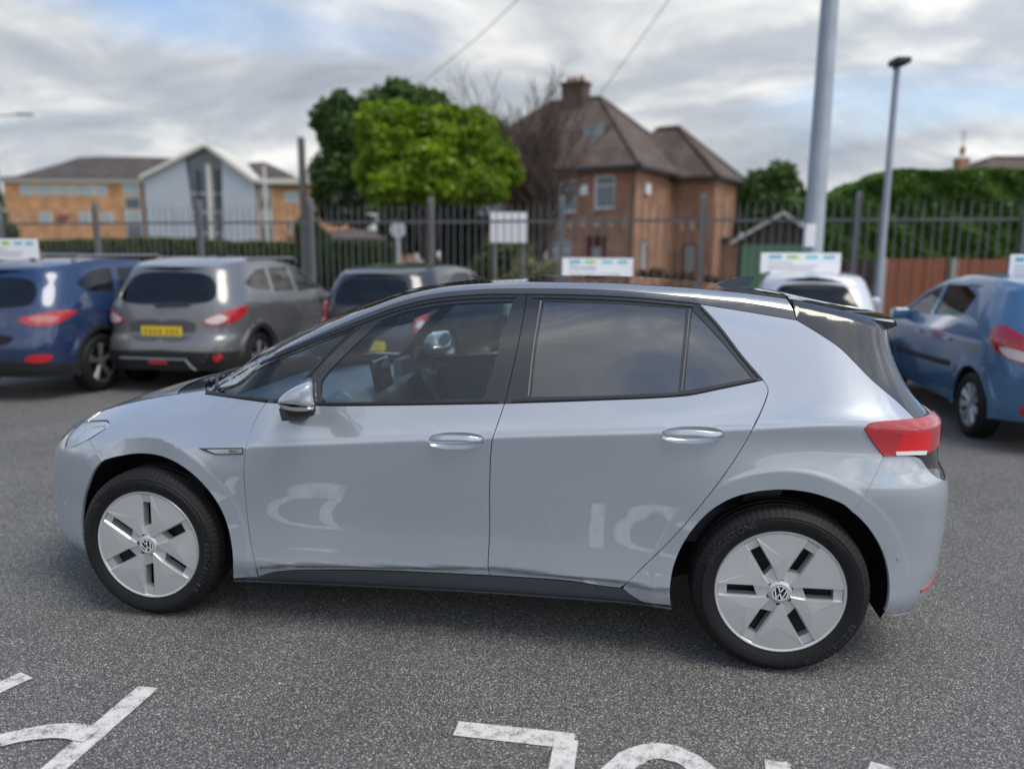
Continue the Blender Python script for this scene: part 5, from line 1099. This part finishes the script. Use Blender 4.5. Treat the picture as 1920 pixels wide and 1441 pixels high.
def hedge(name, pts, d, label, m, n, size, thick, y0=0.):
    px = pts[0][0]; p = far(px, d); H = empty(name, (p[0], p[1], 0), oang, label=label, cat='hedge'); s_ = d/FPX
    xs = np.array([q[0] for q in pts]); top = np.array([q[1] for q in pts]); bot = np.array([q[2] for q in pts]); t = rng.random(n); x = xs[0]+(xs[-1]-xs[0])*t; zt_ = CAM[2]+(hor(px)-np.interp(x, xs, top))*s_; zb_ = CAM[2]+(hor(px)-np.interp(x, xs, bot))*s_
    f = rng.random(n); z = np.where(f < .28, zt_-rng.random(n)**2*.12, zb_+(zt_-zb_)*rng.random(n)); y = np.where(f < .28, rng.random(n)*thick, rng.random(n)**2*.25)
    X = (x-px)*s_; b = .10*np.sin(X*3.1+z*2)*np.sin(z*4.3+X)+.05*np.sin(X*9)*np.sin(z*11); y = y+b+y0; z = z+np.where(f < .28, b*.6, 0); leaves('foliage', np.stack([X, y, z], 1), size, m, H)
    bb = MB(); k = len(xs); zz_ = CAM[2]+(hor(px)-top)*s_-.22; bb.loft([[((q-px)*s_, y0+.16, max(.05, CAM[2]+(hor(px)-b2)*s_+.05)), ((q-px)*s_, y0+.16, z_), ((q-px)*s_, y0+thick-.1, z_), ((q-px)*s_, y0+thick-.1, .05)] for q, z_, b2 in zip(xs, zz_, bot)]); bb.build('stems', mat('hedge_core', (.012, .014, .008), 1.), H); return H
hedge('tall_hedge', [(1550, 372, 480), (1575, 358, 480), (1640, 328, 480), (1668, 317, 480), (1800, 315, 480), (2350, 314, 480)], 15.9, 'tall clipped green hedge above the board fence on the right', hedge_m, 95000, .05, 1.2)
hedge('low_hedge', [(75, 462, 480), (200, 458, 480), (330, 456, 480), (440, 462, 485), (620, 462, 485)], 40, 'low clipped green hedge in front of the office building', low_m, 16000, .10, 1.)
hedge('low_hedge', [(580, 462, 520), (640, 458, 520), (740, 466, 520)], 24, 'dark low hedge below the evergreen tree', ever, 9000, .08, .8)
# bare tree
def bare_tree(px, d, label):
    p = far(px, d); T_ = empty('bare_tree', (p[0], p[1], 0), oang, label=label, cat='tree'); r_ = random.Random(5); b = MB(); tw = MB()
    def grow(q, d_, L_, r, lvl):
        pts = [q]; rs = [r]; n = 4
        for i in range(n):
            d_ = (d_+Vector((r_.gauss(0, .10), r_.gauss(0, .10), r_.gauss(0, .04)+.03))).normalized(); q = q+d_*L_/n; pts.append(q); rs.append(max(.0075, r*(1-.5*(i+1)/n)))
        (b if lvl < 2 else tw).tube(pts, rs, 6 if lvl < 2 else 3, cap=False)
        if lvl < 4:
            for k in range(6 if lvl < 3 else 5):
                i = r_.randint(1, n); a = r_.uniform(0, 6.28); s_ = r_.uniform(.3, .75); nd = (d_*math.cos(s_)+Vector((math.cos(a), math.sin(a), .3))*math.sin(s_)).normalized(); grow(pts[i], nd, L_*r_.uniform(.5, .75), rs[i]*.6, lvl+1)
    for k in range(3): a = k*2.1; grow(Vector((math.cos(a)*.1, math.sin(a)*.1, 0)), Vector((math.cos(a)*.22, math.sin(a)*.15, 1)).normalized(), 3.1, .12, 0)
    b.build('trunk', mat('bare_bark', (.085, .065, .055), .9), T_, True); tw.build('twigs', mat('twig', (.085, .06, .05), .9), T_); return T_
bare_tree(1010, 22, 'leafless tree with many fine twigs in front of the brick house')
# ================================================================== parked cars behind
carglass = glass('car_glass', (.45, .55, .56), 1.7); carglass_d = glass('car_glass_dark', (.30, .37, .39), 1.7)
plate_y = mat('plate_yellow', (.72, .52, .02), .35); lens = mat('lens_clear', (.60, .50, .50), .12, coat=1.); redl = mat('red_lens_car', (.42, .008, .015), .12, coat=1.); silver_w = mat('wheel_silver', (.42, .43, .45), .3, metal=.6)
clad_b = mat('bumper_plastic', (.012, .013, .014), .6)
glass_t = glass('rear_glass_clear', (.62, .78, .78), 1.7)
def rim_disc(parent, R, n, m, y=-.075):
    lathe('rim', [(.0005, -.02), (R*.4, -.015), (R*.88, -.03), (R*.9, y+.01), (R*.97, y-.005), (R, y+.005), (R*.95, .06)], 40, dark, parent)
    h = MB()
    for k in range(n):
        a = 2*math.pi*k/n
        for da, w_ in ((-.10, .022), (.10, .022)):
            p = [(R*.16*math.cos(a+da*2), R*.16*math.sin(a+da*2)), (R*.94*math.cos(a+da), R*.94*math.sin(a+da))]; h.tube([(p[0][0], y+.012, p[0][1]), (p[1][0], y+.002, p[1][1])], [w_*.7, w_], 6)
    h.tube([(0, y-.002, 0), (0, y+.03, 0)], R*.24, 20); h.tube([(R*.96*math.cos(t), y, R*.96*math.sin(t)) for t in np.linspace(0, 2*math.pi, 41)], .010, 6, cap=False); h.build('spokes', m, parent, True)
def round_poly(P, r=.05):
    P = np.array(P); o = []; n = len(P)
    for i in range(n):
        a, b, c = P[i-1], P[i], P[(i+1) % n]; u = (a-b)/np.linalg.norm(a-b); v = (c-b)/np.linalg.norm(c-b); q = min(r, .4*np.linalg.norm(a-b), .4*np.linalg.norm(c-b))
        for t in (0, .33, .67, 1): o.append((1-t)**2*(b+u*q)+2*t*(1-t)*b+t*t*(b+v*q))
    return np.array(o)
def bg_car(name, px, d, head, label, col, L=4.3, hw=.88, zt=None, xf=None, xr=None, wb=(-1.3, 1.3), Rt=.33, zc=(.86, .96), side_w=(), rear_w=None, lamps=(), clad=None, windscreen=None, plate=None, extras=None, rim=.21, spokes=5, glass_s=carglass, nr=5., crown=.03, glass_r=None, ground=.2, flare=0., wheelm=silver_w, cat='car'):
    p = far(px, d); yaw = YAW+math.radians(head); wh = math.atan2(math.cos(yaw), math.sin(yaw))       # world angle of the heading
    p = p+Vector((math.cos(wh), math.sin(wh), 0))*L/2    # px, d stand for the middle of the rear end
    root = empty(name, (p[0], p[1], 0), wh+math.pi, label=label, cat=cat)
    pt = mat('paint_'+name+str(len(MATS)), col, .38, coat=1., cr_=.02, metal=.25); pt.node_tree.nodes['Principled BSDF'].inputs['Coat IOR'].default_value = 1.6
    ZT = pchip(*zip(*zt)); XFf = pchip(*zip(*xf)); XRf = pchip(*zip(*xr)); RA = Rt+.055
    Bf = pchip([-.5, -.3, -.1, 0, .04, .1, .2, .4, .6, .8], [-.02, -.008, 0, 0, -.006, -.022, -.055, -.14, -.235, -.35]); Af = pchip([.1, .2, .3, .4, .7], [-.09, -.04, -.01, 0, 0])
    def Wf(x, z):
        s = z-np.interp(x, [-L/2, L/2], zc); w = hw+Bf(s)+Af(z)-.04*ss(.3*L, .5*L, x)*np.clip(s, 0, 1)/.4
        w = w-.14*ss(-.22*L, -.32*L, x)*np.clip((z-(ZT(x)-.16))/.16, 0, 1.2)**2-.05*ss(-.25*L, -.15*L, x)*np.clip((z-(ZT(x)-.07))/.07, 0, 1.2)**2
        for hx_ in wb: r = np.hypot(x-hx_, z-Rt); k = ss(RA+.10, RA+.06, r); w = w*(1-k)+k*(hw+.004+flare)
        return w
    S = Shell(XFf, XRf, -.12*L, .2*L, 3.6, nr, Wf)
    U_ = lambda x, z: (float(S.u_of(x, z)), z)
    def topu(a, b):
        u = np.linspace(a, b, max(3, int(abs(b-a)/.05))); z = np.full(len(u), 1.)
        for _ in range(10): z = ZT(S.ev(u, z)[:, 0])
        return np.stack([u, z], 1)
    def edge_(u):
        u = np.asarray(u, float); sh = u.shape; uu = np.clip(u.ravel(), S.u0, S.u1); z = np.full(len(uu), 1.)
        for _ in range(10): z = ZT(S.ev(uu, z)[:, 0])
        P = S.ev(uu, z); return P[:, 0].reshape(sh), -P[:, 1].reshape(sh), P[:, 2].reshape(sh)
    zb = ground+.06; o = [(S.u1, zb+.06)]; o += list(U([(S.u1, zb+.06), U_(wb[1]+RA+.02, zb)], .08))[1:]
    for hx_ in wb[::-1]:
        a0 = math.asin((zb-Rt)/RA); o += [U_(hx_+RA*math.cos(a), Rt+RA*math.sin(a)) for a in np.linspace(a0, math.pi-a0, 22)]
        if hx_ == wb[1]: o += [U_(x, zb) for x in np.linspace(wb[1]-RA-.1, wb[0]+RA+.1, 14)]
    o += list(U([U_(wb[0]-RA-.06, zb), (S.u0, zb)], .08))+list(U([(S.u0, zb), (S.u0, float(ZT(float(XFf(.8)))))], .08, False))[1:]
    outer = np.vstack([np.array(o), topu(S.u0, S.u1)[1:], U([(S.u1, float(edge_(np.array([S.u1]))[2][0])), (S.u1, zb+.06)], .08, False)[1:-1]])
    holes = [round_poly([U_(*q) for q in w_]) for w_ in side_w]
    if rear_w: rw_ = smooth_line([(S.u1-a, z) for a, z in rear_w], .05)
    hb = holes+([] if not rear_w else [])
    if rear_w:                                           # the rear pane is open to the centre line: cut it out of the outline
        rr = rw_[::-1] if rw_[0][1] < rw_[-1][1] else rw_
        rr = np.vstack([[(S.u1, rr[0][1])], rr, [(S.u1, rr[-1][1])]])
        k = len(outer); seam = [i for i in range(k) if abs(outer[i][0]-S.u1) < 1e-6 and outer[i][1] > 0]
        keep = [i for i in range(k) if not (abs(outer[i][0]-S.u1) < 1e-6 and rr[-1][1] < outer[i][1] < rr[0][1])]
        top_i = max((i for i in keep if abs(outer[i][0]-S.u1) < 1e-6 and outer[i][1] >= rr[0][1]), default=None)
        O2 = []
        for i in keep:
            O2.append(outer[i])
            if i == top_i: O2 += list(rr)
        outer = np.array(O2)
    skin_panel(S, 'body', outer, pt, root, holes=hb, both=True, h=.06, depth=.03)
    for w_ in holes:
        for mi in (False, True): skin_panel(S, 'side_window', w_, glass_s, root, mirror=mi, off=-.012, depth=0, h=.12)
    if rear_w:
        g = np.vstack([rr, U([(S.u1, rr[-1][1]), (S.u1, rr[0][1])], .06, False)[1:-1]]); skin_panel(S, 'rear_window', g, glass_r or carglass_d, root, both=True, off=-.012, depth=0, h=.1)
    ws0, ws1, rf = windscreen; uw0, uw1, ur = float(S.u_of(ws0, .95)), ws1, S.u1
    dxf = lambda u: .0-.20*ss(ws1+.1, ws0, u)*ss(S.u0, ws0-.4, u)+0.05*ss(.3*L, .45*L, u); dzf = lambda u: crown+0*u
    cap_panel('bonnet', np.linspace(S.u0+.01, uw0, 26), edge_, dxf, dzf, pt, root, nq=12, depth=.01)
    cap_panel('windscreen', np.linspace(uw0+.005, uw1, 14), edge_, dxf, dzf, carglass, root, nq=12)
    cap_panel('roof', np.linspace(uw1+.005, ur-.005, 40), edge_, dxf, dzf, pt, root, nq=14, depth=.01)
    if clad:
        zc0, zc1 = clad
        def cl(u0, u1_): return np.vstack([U([(u0, zb+.03), (u1_, zb+.03)], .06, False), U([(u1_, zb+.03), (u1_, zc1)], .06, False)[1:], U([(u1_, zc1), (u0, zc0)], .06, False)[1:], U([(u0, zc0), (u0, zb+.03)], .06, False)[1:-1]])
        skin_panel(S, 'rear_bumper', cl(float(S.u_of(wb[1]+RA+.05, .5)), S.u1), clad_b, root, both=True, off=.012, depth=.02, h=.06)
        for mi in (False, True):
            skin_panel(S, 'side_cladding', np.vstack([U([U_(wb[0]+RA+.03, zb), U_(wb[1]-RA-.03, zb)], .06, False), U([U_(wb[1]-RA-.05, zb+.15), U_(wb[0]+RA+.05, zb+.15)], .06, False)]), clad_b, root, mirror=mi, off=.012, depth=.02, h=.06)
            for hx_ in wb:
                a0 = math.asin((zb-Rt)/RA); i_ = [U_(hx_+RA*math.cos(a), Rt+RA*math.sin(a)) for a in np.linspace(a0, math.pi-a0, 22)]; o_ = [U_(hx_+(RA+.055)*math.cos(a), Rt+(RA+.055)*math.sin(a)) for a in np.linspace(math.pi-a0, a0, 22)]
                skin_panel(S, 'arch_trim', np.array(i_+o_), clad_b, root, mirror=mi, off=.010, depth=.012, h=.06)
    for nm, pts, m_, off_ in lamps:
        q = smooth_line([(S.u1-a, z) for a, z in pts], .03, True)
        if nm.endswith('*'): skin_panel(S, nm[:-1], q, m_, root, both=True, off=off_, depth=.012, h=.05)
        else:
            for mi in (False, True): skin_panel(S, nm, q, m_, root, mirror=mi, off=off_, depth=.012, h=.05)
    if plate:
        zp, off_p = plate; P = S.ev(np.array([S.u1-.003]), np.array([zp]))[0]; b = MB(); b.box((P[0]+off_p, 0, zp), (.012, .52, .115), .003); pp = b.build('number_plate', plate_y, root)
        b = MB(); [b.box((P[0]+off_p+.007, -.2+.062*k+(.03 if k > 3 else 0), zp), (.003, .030+.008*(k % 2), .062)) for k in range(7)]; b.build('blurred_characters', mat('plate_marks', (.35, .24, .03), .5), pp)
    # shut lines
    for x_ in (-.27*L, .02*L, .24*L):
        c = np.array([U_(x_+.0*z, z) for z in np.linspace(zb+.12, np.interp(x_, [-L/2, L/2], zc)+.08, 14)])
        for mi in (False, True): lip(c, .0035, -.0015, 'shut_line', dark, root, mi, S3=S)
    b = MB(); b.box((0, 0, .36), (L*.84, hw*1.5, .2)); b.box((.02*L, 0, .55), (L*.6, hw*1.5, .3)); b.build('underbody', dark, root)
    for x_, zz2 in ((-.08*L, 1.02), (.18*L, 1.0)):
        for y_ in (-.38, .38):
            b = MB(); b.loft([[(x_+.10+.22*k-.05, y_-.23*(1-.15*k), .65+.55*k), (x_+.10+.22*k+.06, y_-.23*(1-.15*k), .65+.55*k), (x_+.10+.22*k+.06, y_+.23*(1-.15*k), .65+.55*k), (x_+.10+.22*k-.05, y_+.23*(1-.15*k), .65+.55*k)] for k in (0, .5, 1)]); b.box((x_+.34, y_, 1.29), (.08, .24, .16), .03); b.build('seat', seatm, root, bevel=.02)
    b = MB(); b.box((-.27*L, 0, .93), (.4, hw*1.5, .1), .03); b.build('dashboard', cab, root)
    for hx_ in wb:
        for sy in (-1, 1):
            b = MB(); n = 20
            for i in range(n):
                a, c = math.pi*i/n-.1+.2*i/n*0, math.pi*(i+1)/n+.1*0; xa, za, xb, zb2 = hx_+(RA+.012)*math.cos(a), Rt+(RA+.012)*math.sin(a), hx_+(RA+.012)*math.cos(c), Rt+(RA+.012)*math.sin(c)
                b.poly([(xa, sy*(hw-.02), za), (xb, sy*(hw-.02), zb2), (xb, sy*.5, zb2), (xa, sy*.5, za)]); b.poly([(xa, sy*.5, za), (xb, sy*.5, zb2), (hx_, sy*.5, Rt)])
            b.build('wheel_arch', dark, root)
    w1 = empty('wheel', (wb[0], -(hw-.115), Rt)); w1.parent = root; tyre(w1, Rt, rim+.012, .205, False, False); rim_disc(w1, rim+.01, spokes, wheelm)
    for (x_, y_, rz) in ((wb[1], -1, 0), (wb[0], 1, math.pi), (wb[1], 1, math.pi)):
        c = copy_tree(w1, root); c.location = (x_, y_*(hw-.115), Rt); c.rotation_euler = (0, .7*x_, rz)
    for sy in (-1, 1):
        b = MB(); xm = ws0+.38; b.box((xm, sy*(hw+.06), 1.02), (.11, .20, .13), .04, seg=3); b.tube([(xm, sy*(hw-.06), .97), (xm, sy*(hw), .98)], .025, 8); mm = b.build('door_mirror', pt, root, True)
    if extras: extras(root, S, pt)
    return root, S
def roof_box_sign(px, d, pytop, pybot, pw, label, words=None, tilt=0):
    s_ = d/FPX; p = far(px, d); h = empty('roof_sign', (p[0], p[1], CAM[2]+(hor(px)-pybot)*s_), oang+tilt, label=label, cat='sign board', group='white sales signs on car roofs'); H = (pybot-pytop)*s_; Wd = pw*s_
    b = MB(); b.box((0, 0, H/2), (Wd, .022, H), .004); b.build('panel', mat('board_white', (.8, .81, .84), .4), h)
    for k in (-.4, .4): b = MB(); b.box((k*Wd, .06, .012), (.05, .22, .022), .004); b.build('foot', gal, h)
    cols = [(.12, .42, .55), (.25, .62, .12), (.75, .75, .2), (.15, .6, .65), (.2, .5, .55)]
    for i, (a, w_, c) in enumerate(((.10, .16, 0), (.32, .12, 1), (.42, .07, 2), (.56, .15, 3), (.78, .14, 4))):
        b = MB(); b.box((-Wd/2+Wd*(a+w_/2), -.0135, H*.80), (Wd*w_, .002, H*.16)); b.build('colour_logo_block', mat('print_%d' % i, cols[c], .5), h)
    if words:
        flat_text('lettering', words[0], mat('print_grey', (.22, .22, .23), .5), h, (-Wd/2+Wd*.10, -.0125, H*.36), (1, 0, 0), (0, 0, 1), H*.27, Wd*.38, .001)
        flat_text('lettering', words[1], MATS['print_grey'], h, (-Wd/2+Wd*.10, -.0125, H*.12), (1, 0, 0), (0, 0, 1), H*.13, Wd*.72, .001)
    else:
        for z_, w_ in ((.52, .3), (.36, .62), (.22, .55)): b = MB(); b.box((-Wd/2+Wd*(.1+w_/2), -.013, H*z_), (Wd*w_, .002, H*.07)); b.build('print_line', mat('print_pale', (.50, .52, .54), .5), h)
    return h
def rails(root, S, pt, zr=1.0, x0=-.5, x1=1.3):
    for sy in (-1, 1): b = MB(); b.tube([(x0, sy*.60, zr-.02), (x0+.15, sy*.60, zr+.035), (x1-.2, sy*.61, zr+.03), (x1, sy*.61, zr-.03)], .018, 8); b.build('roof_rail', gal, root, True)
def suv_x(root, S, pt):
    rails(root, S, pt, 1.60, -.55, 1.35)
    b = MB(); b.tube([(2.10, -.1, 1.08), (2.12, -.12, 1.09), (2.08, .12, 1.12)], .014, 8); b.build('rear_wiper', trim, root, True)
# blue crossover, far left
bg_car('blue_crossover', -66, 8.35, 8, 'dark blue crossover at the left edge with a white sign on its roof', (.003, .026, .095), L=4.45, hw=.91, zc=(.88, 1.00),
    zt=[(-2.3, .80), (-2.1, .92), (-1.5, 1.02), (-1.05, 1.10), (-.5, 1.43), (-.1, 1.54), (.5, 1.585), (1.2, 1.565), (1.7, 1.49), (1.95, 1.42), (2.3, 1.38)], xf=[(.1, -2.05), (.4, -2.2), (.7, -2.2), (.9, -2.1), (1.4, -2.)], xr=[(.1, 2.05), (.4, 2.22), (.6, 2.24), (.85, 2.17), (1.05, 2.12), (1.25, 2.0), (1.42, 1.86), (1.6, 1.8)],
    wb=(-1.33, 1.33), Rt=.355, rim=.235, side_w=[[(-.85, 1.12), (-.35, 1.40), (0, 1.46), (0.05, 1.12)], [(.13, 1.13), (.10, 1.46), (.7, 1.475), (.82, 1.15)], [(.92, 1.17), (.82, 1.475), (1.2, 1.45), (1.55, 1.32), (1.45, 1.22)]],
    rear_w=[(.05, 1.38), (.40, 1.375), (.62, 1.33), (.68, 1.20), (.60, 1.08), (.3, 1.05), (.0, 1.05)], windscreen=(-1.10, -.15, 0), clad=(.42, .50), plate=(.60, .035),
    lamps=[('tail_light', [(.50, .93), (.62, .865), (.84, .86), (1.02, .93), (1.14, 1.0), (.95, 1.015), (.72, .99)], redl, .012), ('lamp_insert', [(.60, .935), (.68, .90), (.86, .90), (.90, .95), (.72, .965)], mat('lamp_pink', (.45, .16, .16), .2, coat=1.), .016), ('rear_reflector', [(.60, .47), (.82, .46), (.86, .53), (.64, .54)], redl, .026), ('tailgate_recess', [(.0, .66), (.40, .66), (.46, .74), (0, .76)], dark, .003)],
    crown=.02, extras=suv_x, wheelm=mat('wheel_dark_silver', (.22, .22, .23), .35, metal=.6))
# grey crossover with yellow plate
def grey_x(root, S, pt):
    rails(root, S, pt, 1.57, -.5, 1.25)
    b = MB(); b.tube([(2.045, -.05, 1.03), (2.06, -.08, 1.04), (2.03, .34, 1.06)], .013, 8); b.build('rear_wiper', trim, root, True)
    for y_, r_, m_ in ((.56, .055, clad_b), (.70, .045, redl)):
        q = float(S.u1)-abs(y_)*1.03; P = S.ev(np.array([q]), np.array([.44]))[0]; b = MB(); b.tube([(P[0]-.02, y_, .44), (P[0]+.05, y_, .44)], r_, 20); b.build('fog_lamp' if m_ is redl else 'parking_sensor', m_, root, True)
    P = S.ev(np.array([S.u1-.05]), np.array([.37]))[0]; b = MB(); b.box((P[0]+.02, -.02, .385), (.02, .24, .05), .006); b.build('rear_fog_light', redl, root)
    b = MB(); b.tube([(P[0]+.026, .46, .30), (P[0]+.03, .40, .345), (P[0]+.035, .34, .425), (P[0]+.035, -.5, .43)], .008, 6); b.build('bumper_crease', silver_w, root)
bg_car('grey_crossover', 286, 8.9, 8, 'metallic grey crossover with a yellow number plate and red round bumper lamp', (.13, .135, .145), L=4.32, hw=.885, zc=(.90, 1.02),
    zt=[(-2.3, .80), (-2.05, .93), (-1.5, 1.02), (-1.0, 1.12), (-.45, 1.44), (-.05, 1.55), (.5, 1.60), (1.1, 1.585), (1.6, 1.52), (1.85, 1.46), (2.2, 1.42)], xf=[(.1, -2.0), (.4, -2.15), (.7, -2.15), (.9, -2.05), (1.4, -1.95)], xr=[(.1, 2.0), (.35, 2.14), (.5, 2.17), (.62, 2.15), (.72, 2.07), (.9, 2.05), (1.05, 2.02), (1.25, 1.91), (1.45, 1.78), (1.6, 1.72)],
    wb=(-1.30, 1.33), Rt=.345, rim=.225, side_w=[[(-.8, 1.15), (-.3, 1.43), (0.02, 1.47), (0.05, 1.14)], [(.12, 1.15), (.09, 1.475), (.68, 1.48), (.80, 1.17)], [(.88, 1.19), (.78, 1.475), (1.1, 1.45), (1.48, 1.31), (1.38, 1.23)]],
    rear_w=[(.03, 1.44), (.42, 1.43), (.62, 1.38), (.69, 1.27), (.64, 1.12), (.35, 1.06), (.0, 1.05)], windscreen=(-1.05, -.1, 0), clad=(.50, .53), plate=(.745, .02),
    lamps=[('tail_light', [(.52, .87), (.60, .82), (.80, .835), (1.02, .90), (1.14, 1.02), (1.0, 1.03), (.72, .96)], redl, .012), ('lamp_insert', [(.545, .872), (.61, .835), (.74, .85), (.80, .90), (.72, .945)], lens, .017), ('plate_recess*', [(.0, .66), (.36, .66), (.42, .84), (0, .86)], mat('recess_grey', (.06, .062, .068), .5), .002)],
    crown=.025, extras=grey_x, flare=.006)
def hatch_x(root, S, pt):
    b = MB(); b.tube([(1.99, -.05, 1.0), (2.0, -.08, 1.01), (1.97, .33, 1.03)], .013, 8); b.build('rear_wiper', trim, root, True)
    b = MB(); b.tube([(1.1, 0, 1.50), (1.28, 0, 1.64)], .006, 5); b.build('aerial', trim, root)
bg_car('black_hatchback', 684, 9.55, 17, 'black hatchback with pale blue roof reflections between the grey crossover and the small trees', (.012, .012, .014), L=3.98, hw=.845, zc=(.86, .95),
    zt=[(-2.1, .74), (-1.85, .88), (-1.3, .98), (-.95, 1.07), (-.4, 1.37), (0, 1.49), (.5, 1.52), (1.1, 1.50), (1.5, 1.45), (1.75, 1.39), (2.1, 1.34)], xf=[(.1, -1.85), (.4, -1.98), (.7, -1.98), (.9, -1.9), (1.4, -1.8)], xr=[(.1, 1.86), (.4, 1.98), (.6, 1.99), (.85, 1.96), (1.0, 1.93), (1.2, 1.84), (1.38, 1.74), (1.6, 1.7)],
    wb=(-1.22, 1.24), Rt=.31, rim=.20, side_w=[[(-.75, 1.06), (-.3, 1.34), (.02, 1.40), (.06, 1.06)], [(.13, 1.07), (.10, 1.41), (.6, 1.415), (.98, 1.30), (.9, 1.12)]],
    rear_w=[(.03, 1.36), (.40, 1.355), (.57, 1.31), (.63, 1.18), (.58, 1.05), (.3, 1.01), (.0, 1.0)], windscreen=(-1.0, -.08, 0), plate=(.52, .02),
    lamps=[('tail_light', [(.66, .70), (.72, .68), (.80, .74), (.86, .92), (.84, 1.06), (.74, 1.05), (.69, .88)], redl, .012), ('lamp_insert', [(.69, .76), (.76, .76), (.79, .84), (.72, .84)], lens, .017)], extras=hatch_x, glass_r=glass_t)
bg_car('silver_coupe', 1122, 9.9, 2, 'low silver car almost hidden behind the grey hatchback roof, carrying the sign reading Warranties', (.36, .37, .39), L=3.9, hw=.83, zc=(.82, .90),
    zt=[(-2.1, .70), (-1.85, .82), (-1.3, .92), (-.9, 1.0), (-.35, 1.26), (0, 1.345), (.5, 1.365), (1.0, 1.345), (1.5, 1.27), (2.1, 1.2)], xf=[(.1, -1.85), (.4, -1.95), (.7, -1.95), (.9, -1.85), (1.4, -1.8)], xr=[(.1, 1.85), (.4, 1.95), (.7, 1.95), (.9, 1.9), (1.1, 1.75), (1.25, 1.6), (1.6, 1.5)],
    wb=(-1.22, 1.2), Rt=.31, rim=.20, side_w=[[(-.7, 1.0), (-.3, 1.22), (.02, 1.27), (.06, 1.0)], [(.13, 1.0), (.10, 1.275), (.6, 1.26), (.9, 1.05)]], rear_w=[(.03, 1.22), (.4, 1.22), (.56, 1.15), (.55, 1.0), (0, .97)], windscreen=(-.95, -.05, 0), lamps=[('tail_light', [(.5, .72), (.8, .72), (.8, .82), (.5, .82)], redl, .012)])
bg_car('white_city_car', 1530, 9.1, 20, 'small white car seen square from behind with a wide white sign on its roof', (.62, .64, .68), L=3.6, hw=.80, zc=(.82, .90), nr=4.2, crown=.045,
    zt=[(-2., .74), (-1.7, .86), (-1.2, .96), (-.9, 1.04), (-.35, 1.29), (0, 1.405), (.5, 1.44), (1.0, 1.43), (1.35, 1.40), (1.6, 1.36), (1.9, 1.31)], xf=[(.1, -1.7), (.4, -1.8), (.7, -1.8), (.9, -1.7), (1.4, -1.6)], xr=[(.1, 1.7), (.4, 1.8), (.7, 1.8), (.9, 1.74), (1.1, 1.66), (1.3, 1.54), (1.5, 1.5)],
    wb=(-1.15, 1.15), Rt=.30, rim=.19, side_w=[[(-.7, 1.02), (-.3, 1.25), (.1, 1.31), (.12, 1.0)], [(.2, 1.0), (.18, 1.31), (.7, 1.30), (.95, 1.08)]],
    rear_w=[(.03, 1.335), (.40, 1.325), (.56, 1.29), (.64, 1.10), (.62, .96), (.3, .93), (.0, .92)], windscreen=(-.95, -.05, 0), plate=(.62, .02),
    lamps=[('tail_light', [(.60, .74), (.74, .74), (.74, .92), (.62, .92)], redl, .012)])
def clio_x(root, S, pt):
    for mi in (False, True):
        lip(np.array([(float(S.u_of(x, z)), z) for x, z in ((-.85, .60), (-.2, .60), (.55, .62), (.8, .63))]), .03, .008, 'side_rubbing_strip', clad_b, root, mi, S3=S)
        for x_ in (-.12, .72): lip(np.array([(float(S.u_of(x, z)), z) for x, z in ((x_-.08, .86), (x_, .862), (x_+.08, .865))]), .014, .02, 'door_handle', silver_w, root, mi, S3=S)
bg_car('blue_hatchback', 2132, 6.1, 10, 'bright blue hatchback at the right edge with silver wheels and a big red tail light', (.055, .155, .30), L=4.03, hw=.86, zc=(.84, .94),
    zt=[(-2.1, .74), (-1.85, .88), (-1.35, .98), (-.95, 1.06), (-.45, 1.33), (-.02, 1.455), (.5, 1.49), (1.1, 1.475), (1.5, 1.43), (1.8, 1.37), (2.1, 1.33)], xf=[(.1, -1.87), (.4, -2.0), (.7, -2.0), (.9, -1.9), (1.4, -1.8)], xr=[(.1, 1.88), (.4, 2.02), (.6, 2.03), (.85, 1.97), (1.0, 1.93), (1.2, 1.82), (1.38, 1.70), (1.6, 1.66)],
    wb=(-1.27, 1.30), Rt=.31, rim=.20, spokes=9, side_w=[[(-.8, 1.04), (-.35, 1.29), (-.02, 1.375), (.04, 1.05)], [(.12, 1.06), (.06, 1.385), (.55, 1.39), (.95, 1.30), (.86, 1.10)]],
    rear_w=[(.03, 1.34), (.42, 1.335), (.58, 1.29), (.63, 1.16), (.58, 1.02), (.3, .98), (.0, .98)], windscreen=(-1.0, -.1, 0), plate=(.74, .015), extras=clio_x,
    lamps=[('tail_light', [(.50, .80), (.62, .76), (.82, .80), (1.02, .90), (1.08, 1.03), (.95, 1.08), (.76, 1.02), (.60, .90)], redl, .012), ('lamp_insert', [(.56, .80), (.70, .785), (.88, .84), (.92, .90), (.7, .87)], lens, .02), ('rear_reflector', [(.42, .33), (.72, .34), (.74, .41), (.46, .40)], redl, .012)])
roof_box_sign(25, 9.2, 459, 497, 96, 'white sign with faint printing on the roof of the dark blue crossover')
roof_box_sign(1121, 11.6, 482, 517, 133, 'white sign reading Warranties above the roof of the grey hatchback', ('Warranties', 'The best advice on warranties'))
roof_box_sign(1502, 10.6, 468, 506, 150, 'wide white sign with pale coloured logos on the roof of the small white car')
roof_box_sign(1945, 7.9, 466, 511, 100, 'white sign on the roof of the bright blue hatchback, cut by the right edge')
